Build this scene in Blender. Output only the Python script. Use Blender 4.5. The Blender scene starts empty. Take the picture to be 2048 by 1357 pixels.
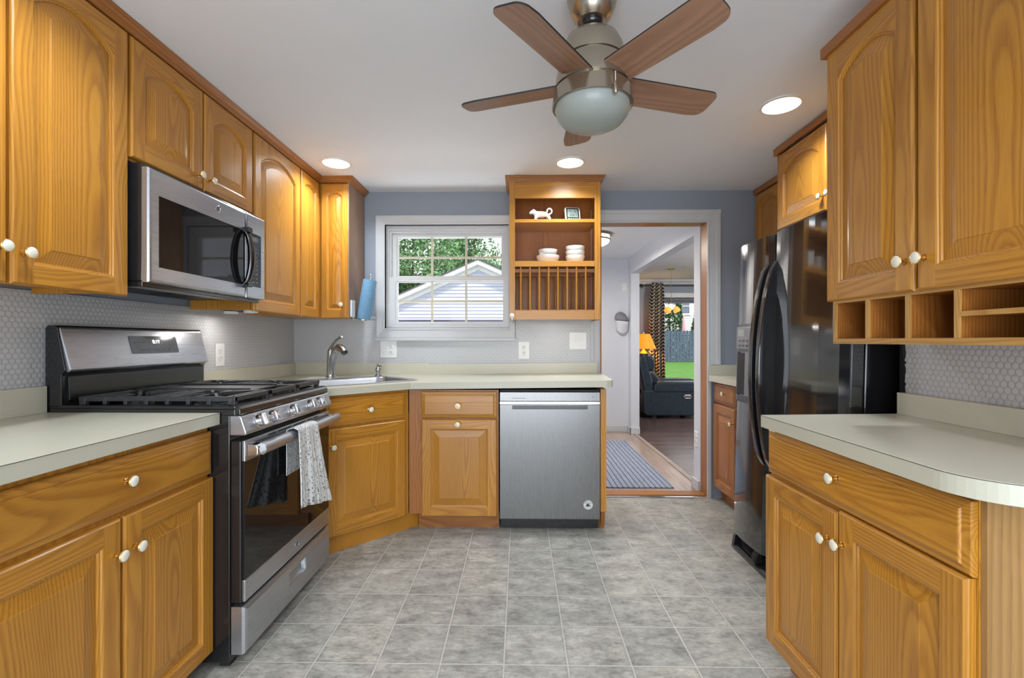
import bpy, bmesh, math, random
from mathutils import Vector, Matrix, Euler
random.seed(7)
SC = bpy.context.scene
COL = SC.collection
PI = math.pi

# ------------------------------------------------------------------ camera
FPX = 930.0
cam_d = bpy.data.cameras.new('camera')
cam = bpy.data.objects.new('camera', cam_d)
COL.objects.link(cam)
cam.location = (0, 0, 1.17)
cam.rotation_euler = (PI / 2, 0, 0.0165)
cam_d.sensor_width = 36.0
cam_d.lens = 36.0 * FPX / 2048.0
cam_d.shift_y = 3.5 / 2048.0
cam_d.clip_start = 0.02
cam_d.clip_end = 300
SC.camera = cam

# ------------------------------------------------------------------ world, sun, area lights, exposure
SC.view_settings.view_transform = 'Standard'
SC.view_settings.look = 'None'
SC.view_settings.gamma = 1.0
SC.view_settings.use_curve_mapping = False
SC.view_settings.exposure = 0.14
world = bpy.data.worlds.new('overcast_sky')
SC.world = world
world.use_nodes = True
bgn = world.node_tree.nodes['Background']
bgn.inputs['Color'].default_value = (0.93, 0.96, 1.0, 1)
bgn.inputs['Strength'].default_value = 1.45

def lamp(name, kind, loc, energy, color=(1, 1, 1), rot=(0, 0, 0), **kw):
    d = bpy.data.lights.new(name, kind)
    d.energy = energy
    d.color = color
    for k, v in kw.items():
        setattr(d, k, v)
    o = bpy.data.objects.new(name, d)
    o.location = loc
    o.rotation_euler = rot
    COL.objects.link(o)
    return o

lamp('sun', 'SUN', (0, 0, 20), 3.0, (1.0, 0.97, 0.92), (math.radians(38), math.radians(8), math.radians(25)), angle=0.12)
# unseen fill light added behind the camera to lift the whole room
lamp('rear_fill_light', 'AREA', (-0.1, -2.12, 0.98), 72, (0.82, 0.91, 1.0), (math.radians(100), 0, 0), shape='RECTANGLE', size=2.6, size_y=1.8)
# fill light added outside below the sill to brighten the back ceiling
lamp('back_ceiling_fill', 'AREA', (-0.54, 3.95, 0.95), 24, (0.92, 0.96, 1.0), (math.radians(215), 0, 0), shape='RECTANGLE', size=1.0, size_y=0.5)

# ------------------------------------------------------------------ materials
def new_mat(name):
    m = bpy.data.materials.new(name)
    m.use_nodes = True
    nt = m.node_tree
    return m, nt, nt.nodes['Principled BSDF']

def N(nt, typ, **kw):
    n = nt.nodes.new(typ)
    for k, v in kw.items():
        setattr(n, k, v)
    return n

def L(nt, a, b):
    nt.links.new(a, b)

def math_n(nt, op, a, b=None, c=None):
    n = N(nt, 'ShaderNodeMath', operation=op)
    for i, v in enumerate((a, b, c)):
        if v is None:
            continue
        if isinstance(v, (int, float)):
            n.inputs[i].default_value = v
        else:
            L(nt, v, n.inputs[i])
    return n.outputs[0]

def vmath(nt, op, a, b=None):
    n = N(nt, 'ShaderNodeVectorMath', operation=op)
    for i, v in enumerate((a, b)):
        if v is None:
            continue
        if isinstance(v, tuple):
            n.inputs[i].default_value = v
        else:
            L(nt, v, n.inputs[i])
    return n

def ramp(nt, fac, stops):
    n = N(nt, 'ShaderNodeValToRGB')
    cr = n.color_ramp
    while len(cr.elements) < len(stops):
        cr.elements.new(0.5)
    for e, (p, c) in zip(cr.elements, stops):
        e.position = p
        e.color = (*c, 1) if len(c) == 3 else c
    L(nt, fac, n.inputs[0])
    return n.outputs[0]

def mixc(nt, fac, a, b, mode='MIX'):
    n = N(nt, 'ShaderNodeMix', data_type='RGBA', blend_type=mode)
    for i, v in ((0, fac), (6, a), (7, b)):
        if isinstance(v, (int, float)):
            n.inputs[i].default_value = v
        elif isinstance(v, tuple):
            n.inputs[i].default_value = (*v, 1) if len(v) == 3 else v
        else:
            L(nt, v, n.inputs[i])
    return n.outputs[2]

def noise(nt, vec, scale, detail=3, rough=0.5):
    n = N(nt, 'ShaderNodeTexNoise')
    n.inputs['Scale'].default_value = scale
    n.inputs['Detail'].default_value = detail
    n.inputs['Roughness'].default_value = rough
    if vec is not None:
        L(nt, vec, n.inputs['Vector'])
    return n.outputs[0]

def bump(nt, bsdf, h, strength=0.3, dist=0.01):
    b = N(nt, 'ShaderNodeBump')
    b.inputs['Strength'].default_value = strength
    b.inputs['Distance'].default_value = dist
    L(nt, h, b.inputs['Height'])
    L(nt, b.outputs[0], bsdf.inputs['Normal'])

def objco(nt):
    return N(nt, 'ShaderNodeTexCoord').outputs['Object']

def plain(name, col, rough=0.5, metal=0.0, spec=0.5, coat=0.0, var=0.06, scale=30, bmp=0.0):
    """plain finish with a little procedural mottling"""
    m, nt, b = new_mat(name)
    co = objco(nt)
    f = noise(nt, co, scale, 3)
    c0 = tuple(max(0, c * (1 - var)) for c in col)
    c1 = tuple(min(1, c * (1 + var)) for c in col)
    L(nt, ramp(nt, f, [(0.3, c0), (0.7, c1)]), b.inputs['Base Color'])
    b.inputs['Roughness'].default_value = rough
    b.inputs['Metallic'].default_value = metal
    b.inputs['Specular IOR Level'].default_value = spec
    b.inputs['Coat Weight'].default_value = coat
    b.inputs['Coat Roughness'].default_value = 0.08
    if bmp:
        bump(nt, b, noise(nt, co, scale * 4, 4), bmp, 0.002)
    return m

def emit(name, col, strength):
    m, nt, b = new_mat(name)
    b.inputs['Base Color'].default_value = (*col, 1)
    b.inputs['Emission Color'].default_value = (*col, 1)
    b.inputs['Emission Strength'].default_value = strength
    return m

def oak(name, light, mid, dark, rough=0.33, coat=0.25, ringscale=150.0):
    m, nt, b = new_mat(name)
    at = N(nt, 'ShaderNodeAttribute', attribute_name='grain')
    vec = at.outputs['Vector']
    sep = N(nt, 'ShaderNodeSeparateXYZ')
    L(nt, vec, sep.inputs[0])
    v1 = vmath(nt, 'MULTIPLY', vec, (3.0, 3.0, 0.9)).outputs[0]
    n1 = noise(nt, v1, 1.0, 2)
    v1b = vmath(nt, 'MULTIPLY', vec, (22.0, 22.0, 5.0)).outputs[0]
    n1b = noise(nt, v1b, 1.0, 2)
    w = math_n(nt, 'MULTIPLY', math_n(nt, 'SUBTRACT', n1, 0.5), 0.12)
    wb = math_n(nt, 'MULTIPLY', math_n(nt, 'SUBTRACT', n1b, 0.5), 0.005)
    a = math_n(nt, 'ADD', math_n(nt, 'ADD', sep.outputs[0], w), wb)
    bb = math_n(nt, 'ADD', sep.outputs[1], math_n(nt, 'MULTIPLY', w, 0.7))
    r = math_n(nt, 'SQRT', math_n(nt, 'ADD', math_n(nt, 'MULTIPLY', a, a), math_n(nt, 'MULTIPLY', bb, bb)))
    ring = math_n(nt, 'FRACT', math_n(nt, 'MULTIPLY', r, ringscale))
    col = ramp(nt, ring, [(0.0, tuple(0.80 * m_ + 0.20 * d_ for m_, d_ in zip(mid, dark))), (0.25, mid), (0.6, light), (0.85, light), (1.0, mid)])
    v2 = vmath(nt, 'MULTIPLY', vec, (420.0, 420.0, 14.0)).outputs[0]
    pores = noise(nt, v2, 1.0, 3, 0.6)
    pm = ramp(nt, pores, [(0.50, (0, 0, 0)), (0.66, (1, 1, 1))])
    early = ramp(nt, ring, [(0.0, (1, 1, 1)), (0.5, (0.25, 0.25, 0.25)), (1.0, (0.5, 0.5, 0.5))])
    pf = math_n(nt, 'MULTIPLY', math_n(nt, 'MULTIPLY', pm, early), 0.62)
    col = mixc(nt, pf, col, dark)
    v3 = vmath(nt, 'MULTIPLY', vec, (5.0, 5.0, 0.8)).outputs[0]
    tone = noise(nt, v3, 1.0, 1)
    tf = ramp(nt, tone, [(0.3, (0.86, 0.84, 0.82)), (0.7, (1.1, 1.1, 1.1))])
    col = mixc(nt, 1.0, col, tf, 'MULTIPLY')
    L(nt, col, b.inputs['Base Color'])
    b.inputs['Roughness'].default_value = rough
    b.inputs['Coat Weight'].default_value = coat
    b.inputs['Coat Roughness'].default_value = 0.16
    bump(nt, b, pf, 0.12, 0.002)
    return m

def steel(name, col=(0.60, 0.60, 0.61), rough=0.30, axis=2, streak=0.09):
    m, nt, b = new_mat(name)
    co = objco(nt)
    s = [700.0, 700.0, 700.0]
    s[axis] = 4.0
    v = vmath(nt, 'MULTIPLY', co, tuple(s)).outputs[0]
    f = noise(nt, v, 1.0, 2)
    L(nt, ramp(nt, f, [(0.3, tuple(c * (1 - streak) for c in col)), (0.7, tuple(min(1, c * (1 + streak)) for c in col))]), b.inputs['Base Color'])
    b.inputs['Metallic'].default_value = 0.85
    rr = math_n(nt, 'ADD', math_n(nt, 'MULTIPLY', f, 0.12), rough - 0.06)
    L(nt, rr, b.inputs['Roughness'])
    return m

def penny_tile(name, axis):
    """white penny-round tile: raised discs on a hexagonal lattice in the wall's plane"""
    m, nt, b = new_mat(name)
    co = objco(nt)
    sep = N(nt, 'ShaderNodeSeparateXYZ')
    L(nt, co, sep.inputs[0])
    cmb = N(nt, 'ShaderNodeCombineXYZ')
    L(nt, sep.outputs[axis], cmb.inputs[0])
    L(nt, sep.outputs[2], cmb.inputs[1])
    S = 0.0205
    c = (S, S * 1.7320508, 1.0)
    def lat(off):
        v = vmath(nt, 'ADD', cmb.outputs[0], off).outputs[0]
        w = N(nt, 'ShaderNodeVectorMath', operation='WRAP')
        L(nt, v, w.inputs[0])
        w.inputs[1].default_value = (c[0] / 2, c[1] / 2, 1)
        w.inputs[2].default_value = (-c[0] / 2, -c[1] / 2, -1)
        return vmath(nt, 'LENGTH', w.outputs[0]).outputs['Value']
    d = math_n(nt, 'MINIMUM', lat((0, 0, 0)), lat((c[0] / 2, c[1] / 2, 0)))
    h = ramp(nt, math_n(nt, 'DIVIDE', d, S * 0.5), [(0.0, (1, 1, 1)), (0.62, (0.92, 0.92, 0.92)), (0.80, (0.6, 0.6, 0.6)), (0.90, (0, 0, 0))])
    L(nt, ramp(nt, h, [(0.0, (0.46, 0.46, 0.47)), (0.5, (0.54, 0.545, 0.555))]), b.inputs['Base Color'])
    b.inputs['Roughness'].default_value = 0.28
    bump(nt, b, h, 0.5, 0.0018)
    return m

def vinyl_tile(name):
    m, nt, b = new_mat(name)
    pos = N(nt, 'ShaderNodeNewGeometry').outputs['Position']
    T = 0.23
    v = vmath(nt, 'SUBTRACT', pos, (-0.057, 1.677, 0)).outputs[0]
    v = vmath(nt, 'DIVIDE', v, (T, T, 1)).outputs[0]
    wob = N(nt, 'ShaderNodeTexNoise')
    wob.inputs['Scale'].default_value = 14.0
    L(nt, v, wob.inputs['Vector'])
    vv = vmath(nt, 'ADD', v, vmath(nt, 'MULTIPLY', vmath(nt, 'SUBTRACT', wob.outputs['Color'], (0.5, 0.5, 0.5)).outputs[0], (0.018, 0.018, 0)).outputs[0]).outputs[0]
    fr = vmath(nt, 'FRACTION', vv).outputs[0]
    cell = vmath(nt, 'FLOOR', vv).outputs[0]
    sep = N(nt, 'ShaderNodeSeparateXYZ')
    L(nt, fr, sep.inputs[0])
    ex = math_n(nt, 'MINIMUM', sep.outputs[0], math_n(nt, 'SUBTRACT', 1.0, sep.outputs[0]))
    ey = math_n(nt, 'MINIMUM', sep.outputs[1], math_n(nt, 'SUBTRACT', 1.0, sep.outputs[1]))
    e = math_n(nt, 'MINIMUM', ex, ey)
    grout = ramp(nt, e, [(0.008, (1, 1, 1)), (0.020, (0, 0, 0))])
    rim = ramp(nt, e, [(0.018, (1, 1, 1)), (0.04, (0, 0, 0))])
    wn = N(nt, 'ShaderNodeTexWhiteNoise', noise_dimensions='2D')
    L(nt, cell, wn.inputs['Vector'])
    off = vmath(nt, 'MULTIPLY', wn.outputs['Color'], (40, 40, 40)).outputs[0]
    pv = vmath(nt, 'ADD', vmath(nt, 'MULTIPLY', v, (1.0, 1.7, 1.0)).outputs[0], off).outputs[0]
    n1 = noise(nt, pv, 2.2, 6, 0.62)
    n2 = noise(nt, pv, 9.0, 5, 0.6)
    col = ramp(nt, n1, [(0.32, (0.185, 0.178, 0.155)), (0.45, (0.32, 0.310, 0.275)), (0.55, (0.41, 0.398, 0.355)), (0.66, (0.55, 0.53, 0.475))])
    col = mixc(nt, 0.35, col, ramp(nt, n2, [(0.38, (0.19, 0.185, 0.165)), (0.5, (0.39, 0.378, 0.34)), (0.62, (0.52, 0.505, 0.455))]))
    tone = ramp(nt, wn.outputs['Value'], [(0, (0.88, 0.89, 0.90)), (1, (1.1, 1.09, 1.06))])
    col = mixc(nt, 1.0, col, tone, 'MULTIPLY')
    col = mixc(nt, math_n(nt, 'MULTIPLY', rim, 0.35), col, (0.16, 0.155, 0.14))
    col = mixc(nt, math_n(nt, 'MULTIPLY', grout, 0.85), col, (0.58, 0.555, 0.495))
    rd = N(nt, 'ShaderNodeTexNoise')
    rd.inputs['Scale'].default_value = 3.2
    rd.inputs['Detail'].default_value = 7
    rd.inputs['Roughness'].default_value = 0.65
    rd.inputs['Distortion'].default_value = 0.9
    L(nt, pv, rd.inputs['Vector'])
    crk = ramp(nt, math_n(nt, 'ABSOLUTE', math_n(nt, 'SUBTRACT', rd.outputs[0], 0.5)), [(0.0, (1, 1, 1)), (0.022, (0, 0, 0))])
    col = mixc(nt, math_n(nt, 'MULTIPLY', math_n(nt, 'MULTIPLY', crk, n2), 0.75), col, (0.13, 0.125, 0.11))
    L(nt, col, b.inputs['Base Color'])
    b.inputs['Roughness'].default_value = 0.34
    b.inputs['Specular IOR Level'].default_value = 0.42
    ridges = N(nt, 'ShaderNodeTexNoise')
    ridges.inputs['Scale'].default_value = 5.0
    ridges.inputs['Detail'].default_value = 6
    ridges.inputs['Distortion'].default_value = 1.4
    L(nt, pv, ridges.inputs['Vector'])
    hh = math_n(nt, 'SUBTRACT', math_n(nt, 'MULTIPLY', ridges.outputs[0], 0.8), math_n(nt, 'MULTIPLY', math_n(nt, 'ADD', grout, math_n(nt, 'MULTIPLY', crk, 0.5)), 0.25))
    bump(nt, b, hh, 0.4, 0.006)
    return m

def planks(name, c0, c1, w=0.12, l=0.9, along=0, rough=0.3):
    m, nt, b = new_mat(name)
    pos = N(nt, 'ShaderNodeNewGeometry').outputs['Position']
    br = N(nt, 'ShaderNodeTexBrick')
    sep = N(nt, 'ShaderNodeSeparateXYZ')
    L(nt, pos, sep.inputs[0])
    cmb = N(nt, 'ShaderNodeCombineXYZ')
    L(nt, sep.outputs[along], cmb.inputs[0])
    L(nt, sep.outputs[1 - along], cmb.inputs[1])
    L(nt, cmb.outputs[0], br.inputs['Vector'])
    br.inputs['Scale'].default_value = 1.0
    br.inputs['Brick Width'].default_value = l
    br.inputs['Row Height'].default_value = w
    br.inputs['Mortar Size'].default_value = 0.0015
    br.inputs['Color1'].default_value = (*c0, 1)
    br.inputs['Color2'].default_value = (*c1, 1)
    br.inputs['Mortar'].default_value = (*(c * 0.4 for c in c0), 1)
    v = vmath(nt, 'MULTIPLY', cmb.outputs[0], (3.0, 40.0, 1)).outputs[0]
    f = noise(nt, v, 1.0, 4)
    col = mixc(nt, 1.0, br.outputs['Color'], ramp(nt, f, [(0.3, (0.7, 0.7, 0.7)), (0.7, (1.2, 1.2, 1.2))]), 'MULTIPLY')
    L(nt, col, b.inputs['Base Color'])
    b.inputs['Roughness'].default_value = rough
    return m

def glass_mat(name, tint=(1, 1, 1), fac=1.0):
    m, nt, b = new_mat(name)
    nt.nodes.remove(b)
    out = nt.nodes['Material Output']
    tr = N(nt, 'ShaderNodeBsdfTransparent')
    tr.inputs[0].default_value = (*tint, 1)
    gl = N(nt, 'ShaderNodeBsdfGlossy')
    gl.inputs['Roughness'].default_value = 0.02
    fr = N(nt, 'ShaderNodeFresnel')
    fr.inputs[0].default_value = 1.45
    mx = N(nt, 'ShaderNodeMixShader')
    L(nt, math_n(nt, 'MULTIPLY', fr.outputs[0], fac), mx.inputs[0])
    L(nt, tr.outputs[0], mx.inputs[1])
    L(nt, gl.outputs[0], mx.inputs[2])
    L(nt, mx.outputs[0], out.inputs[0])
    return m

def towel_mat(name):
    m, nt, b = new_mat(name)
    uv = N(nt, 'ShaderNodeAttribute', attribute_name='grain').outputs['Vector']
    v = vmath(nt, 'MULTIPLY', uv, (30.0, 1.0, 30.0)).outputs[0]
    vo = N(nt, 'ShaderNodeTexVoronoi', voronoi_dimensions='3D')
    vo.inputs['Scale'].default_value = 1.0
    L(nt, v, vo.inputs['Vector'])
    dots = ramp(nt, vo.outputs['Distance'], [(0.22, (1, 1, 1)), (0.27, (0, 0, 0))])
    wv = N(nt, 'ShaderNodeTexWave')
    wv.inputs['Scale'].default_value = 11.0
    wv.inputs['Distortion'].default_value = 7.0
    wv.inputs['Detail'].default_value = 2.0
    wv.inputs['Detail Scale'].default_value = 6.0
    L(nt, uv, wv.inputs['Vector'])
    sprig = ramp(nt, wv.outputs[0], [(0.86, (0, 0, 0)), (0.93, (1, 1, 1))])
    msk = ramp(nt, vo.outputs['Distance'], [(0.34, (0, 0, 0)), (0.4, (1, 1, 1))])
    f = math_n(nt, 'MAXIMUM', math_n(nt, 'MULTIPLY', dots, 0.75), math_n(nt, 'MULTIPLY', math_n(nt, 'MULTIPLY', sprig, msk), 0.8))
    L(nt, mixc(nt, f, (0.72, 0.72, 0.70), (0.07, 0.07, 0.075)), b.inputs['Base Color'])
    b.inputs['Roughness'].default_value = 0.95
    return m

def chevron_mat(name):
    m, nt, b = new_mat(name)
    uv = N(nt, 'ShaderNodeAttribute', attribute_name='grain').outputs['Vector']
    sep = N(nt, 'ShaderNodeSeparateXYZ')
    L(nt, uv, sep.inputs[0])
    zig = math_n(nt, 'PINGPONG', sep.outputs[0], 0.05)
    t = math_n(nt, 'ADD', sep.outputs[2], zig)
    s = math_n(nt, 'FRACT', math_n(nt, 'MULTIPLY', t, 17.0))
    st = math_n(nt, 'GREATER_THAN', s, 0.45)
    L(nt, mixc(nt, st, (0.62, 0.58, 0.48), (0.025, 0.024, 0.026)), b.inputs['Base Color'])
    b.inputs['Roughness'].default_value = 0.9
    return m

def siding_mat(name, col):
    m, nt, b = new_mat(name)
    f = noise(nt, objco(nt), 6.0, 3)
    L(nt, ramp(nt, f, [(0.3, tuple(c * 0.95 for c in col)), (0.7, col)]), b.inputs['Base Color'])
    b.inputs['Roughness'].default_value = 0.6
    return m

def mat_stripes(name):
    m, nt, b = new_mat(name)
    pos = N(nt, 'ShaderNodeNewGeometry').outputs['Position']
    sep = N(nt, 'ShaderNodeSeparateXYZ')
    L(nt, pos, sep.inputs[0])
    s = math_n(nt, 'FRACT', math_n(nt, 'MULTIPLY', sep.outputs[0], 1 / 0.043))
    st = math_n(nt, 'LESS_THAN', s, 0.16)
    f = noise(nt, pos, 60.0, 4)
    base = ramp(nt, f, [(0.3, (0.20, 0.23, 0.31)), (0.7, (0.33, 0.37, 0.47))])
    L(nt, mixc(nt, st, base, (0.03, 0.035, 0.05)), b.inputs['Base Color'])
    b.inputs['Roughness'].default_value = 0.95
    return m

M = {}
M['strip'] = plain('grey_brown_strip', (0.36, 0.29, 0.24), 0.4)
M['seam'] = plain('dark_laminate_seam', (0.05, 0.045, 0.035), 0.6)
M['oak'] = oak('golden_oak', (0.54, 0.245, 0.028), (0.455, 0.19, 0.020), (0.26, 0.09, 0.010), coat=0.24)
M['oak_red'] = oak('reddish_oak', (0.40, 0.155, 0.035), (0.32, 0.115, 0.024), (0.19, 0.06, 0.013), rough=0.4, coat=0.1)
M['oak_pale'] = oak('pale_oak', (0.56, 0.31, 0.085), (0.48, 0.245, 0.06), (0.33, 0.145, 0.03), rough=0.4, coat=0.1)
M['oak_dark'] = oak('brown_oak_ply', (0.44, 0.168, 0.030), (0.36, 0.125, 0.020), (0.20, 0.062, 0.010), rough=0.45)  # brown ply, darker in its own colour than the golden oak
M['veneer'] = oak('tan_side_veneer', (0.36, 0.235, 0.165), (0.31, 0.195, 0.135), (0.22, 0.13, 0.085), rough=0.55, coat=0.0)
M['oak_tan'] = oak('tan_oak_ply', (0.42, 0.235, 0.080), (0.36, 0.192, 0.060), (0.24, 0.115, 0.032), rough=0.45, coat=0.05, ringscale=60)
M['walnut'] = oak('walnut_veneer', (0.36, 0.20, 0.125), (0.31, 0.165, 0.100), (0.22, 0.11, 0.065), rough=0.42, coat=0.15, ringscale=80)
M['laminate'] = plain('almond_laminate', (0.565, 0.545, 0.435), 0.30, var=0.02, scale=200)
M['wall'] = plain('blue_grey_paint', (0.285, 0.318, 0.375), 0.7, var=0.015, scale=8)
M['wall_hall'] = plain('pale_lilac_wall', (0.65, 0.665, 0.715), 0.7, var=0.01, scale=8)  # lighter tone than the kitchen walls
M['ceiling'] = plain('ceiling_paint', (0.78, 0.795, 0.83), 0.8, var=0.012, scale=5)
M['trim'] = plain('white_trim_paint', (0.57, 0.575, 0.585), 0.4, var=0.02, scale=12)
M['white'] = plain('white_plastic', (0.80, 0.80, 0.78), 0.35, var=0.02)
M['vinyl'] = plain('white_vinyl', (0.64, 0.645, 0.645), 0.4, var=0.02)
M['almond_bar'] = plain('almond_muntin', (0.62, 0.58, 0.44), 0.4, var=0.02)
M['tileX'] = penny_tile('penny_tile_side', 1)
M['tileY'] = penny_tile('penny_tile_back', 0)
M['floor'] = vinyl_tile('grey_slate_vinyl')
M['hallfloor'] = planks('hall_plank', (0.34, 0.25, 0.20), (0.42, 0.32, 0.27), 0.13, 1.1, 1, 0.28)
M['livfloor'] = planks('dark_plank', (0.10, 0.065, 0.055), (0.155, 0.11, 0.098), 0.10, 0.9, 0, 0.25)
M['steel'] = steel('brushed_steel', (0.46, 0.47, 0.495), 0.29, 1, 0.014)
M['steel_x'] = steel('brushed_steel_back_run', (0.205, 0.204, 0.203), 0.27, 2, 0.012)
M['steel_sink'] = steel('sink_steel', (0.48, 0.49, 0.51), 0.22, 0, 0.015)
M['nickel'] = steel('brushed_nickel', (0.40, 0.345, 0.27), 0.24, 2, 0.015)
M['chrome'] = plain('chrome', (0.72, 0.72, 0.73), 0.12, 1.0, var=0.01)
M['faucet'] = plain('satin_nickel_faucet', (0.50, 0.50, 0.49), 0.22, 1.0, var=0.02)
M['brass'] = plain('polished_brass', (0.80, 0.52, 0.16), 0.16, 1.0, var=0.03)
M['cream'] = plain('cream_ceramic', (0.82, 0.78, 0.64), 0.15, coat=0.5, var=0.02)
M['black'] = plain('black_enamel', (0.012, 0.012, 0.013), 0.18, coat=0.4, var=0.1)
M['black_matt'] = plain('black_matt', (0.015, 0.015, 0.015), 0.55, var=0.15)
M['fridge'] = plain('black_gloss_fridge', (0.014, 0.014, 0.015), 0.10, spec=0.7, coat=1.0, var=0.15, scale=6)
M['iron'] = plain('cast_iron', (0.035, 0.035, 0.037), 0.42, var=0.2, scale=90, bmp=0.2)
M['blackglass'] = plain('black_glass', (0.010, 0.010, 0.011), 0.04, spec=0.4, coat=0.0, var=0.05)
M['greyglass'] = plain('grey_control_glass', (0.10, 0.10, 0.105), 0.12, coat=0.5, var=0.05)
M['darksteel'] = plain('dark_chrome', (0.10, 0.10, 0.104), 0.2, 1.0, var=0.03)
M['lcd'] = plain('lcd_panel', (0.20, 0.25, 0.22), 0.15, coat=0.5, var=0.2, scale=60)
M['porcelain'] = plain('white_porcelain', (0.82, 0.83, 0.86), 0.08, coat=0.7, var=0.01)
M['bowl'] = plain('white_stoneware', (0.84, 0.83, 0.80), 0.2, coat=0.3, var=0.01)
M['paper_blue'] = plain('blue_paper_towel', (0.16, 0.32, 0.48), 0.95, var=0.1, scale=70, bmp=0.25)
M['globe'] = plain('frosted_glass_globe', (0.33, 0.36, 0.335), 0.35, coat=0.1, var=0.01)
M['led'] = emit('led_lens', (1.0, 0.98, 0.94), 7.0)
M['halllens'] = emit('hall_light_lens', (1.0, 0.86, 0.66), 3.2)
M['digits'] = emit('clock_digits', (0.95, 0.97, 1.0), 3.0)
M['shade'] = emit('amber_shade', (0.80, 0.30, 0.02), 0.75)
M['reflected_shade'] = emit('amber_reflection_glow', (0.85, 0.36, 0.07), 0.9)  # glow stands for a lit lamp mirrored in the window glass
M['leather'] = plain('blue_black_leather', (0.022, 0.034, 0.048), 0.30, coat=0.15, var=0.25, scale=25, bmp=0.15)
M['rod'] = plain('black_rod', (0.01, 0.01, 0.01), 0.4)
M['chevron'] = chevron_mat('chevron_fabric')
M['towel'] = towel_mat('sprig_print_cotton')
M['mat'] = mat_stripes('striped_mat')
M['pane'] = glass_mat('window_pane', fac=0.25)
M['mesh_cap'] = plain('grey_cap_fabric', (0.22, 0.22, 0.25), 0.9, var=0.2, scale=80)
M['cap_white'] = plain('white_cap_fabric', (0.75, 0.75, 0.78), 0.9)
M['siding'] = siding_mat('pale_siding', (0.60, 0.63, 0.76))
M['siding_white'] = siding_mat('white_siding', (0.80, 0.80, 0.82))
M['fascia'] = plain('white_fascia', (0.85, 0.85, 0.87), 0.5)
M['shingle'] = plain('grey_shingle', (0.10, 0.09, 0.10), 0.9, var=0.3, scale=40)
M['garage_door'] = plain('plum_garage_door', (0.09, 0.08, 0.12), 0.6, var=0.1)
M['fence'] = plain('blue_grey_fence_paint', (0.085, 0.115, 0.175), 0.85, var=0.3, scale=14)
M['bark'] = plain('bark', (0.07, 0.055, 0.045), 0.9, var=0.3, scale=20)
M['leaf'] = plain('leaf_green', (0.16, 0.30, 0.13), 0.6, var=0.55, scale=2.2)
M['leaf_dark'] = plain('arborvitae_green', (0.035, 0.095, 0.022), 0.7, var=0.5, scale=5)
M['lawn'] = plain('lawn_green', (0.075, 0.21, 0.018), 0.9, var=0.35, scale=9, bmp=0.3)
M['grass'] = plain('grass_blade', (0.12, 0.36, 0.03), 0.8, var=0.3, scale=6)
M['pink'] = plain('pink_canvas', (0.62, 0.36, 0.42), 0.9)
M['ink'] = plain('black_ink', (0.012, 0.012, 0.012), 0.6)
M['glassdark'] = plain('house_window_glass', (0.16, 0.19, 0.26), 0.1, coat=0.5, var=0.2, scale=3)
M['concrete'] = plain('concrete', (0.4, 0.4, 0.38), 0.9, var=0.1)

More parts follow.
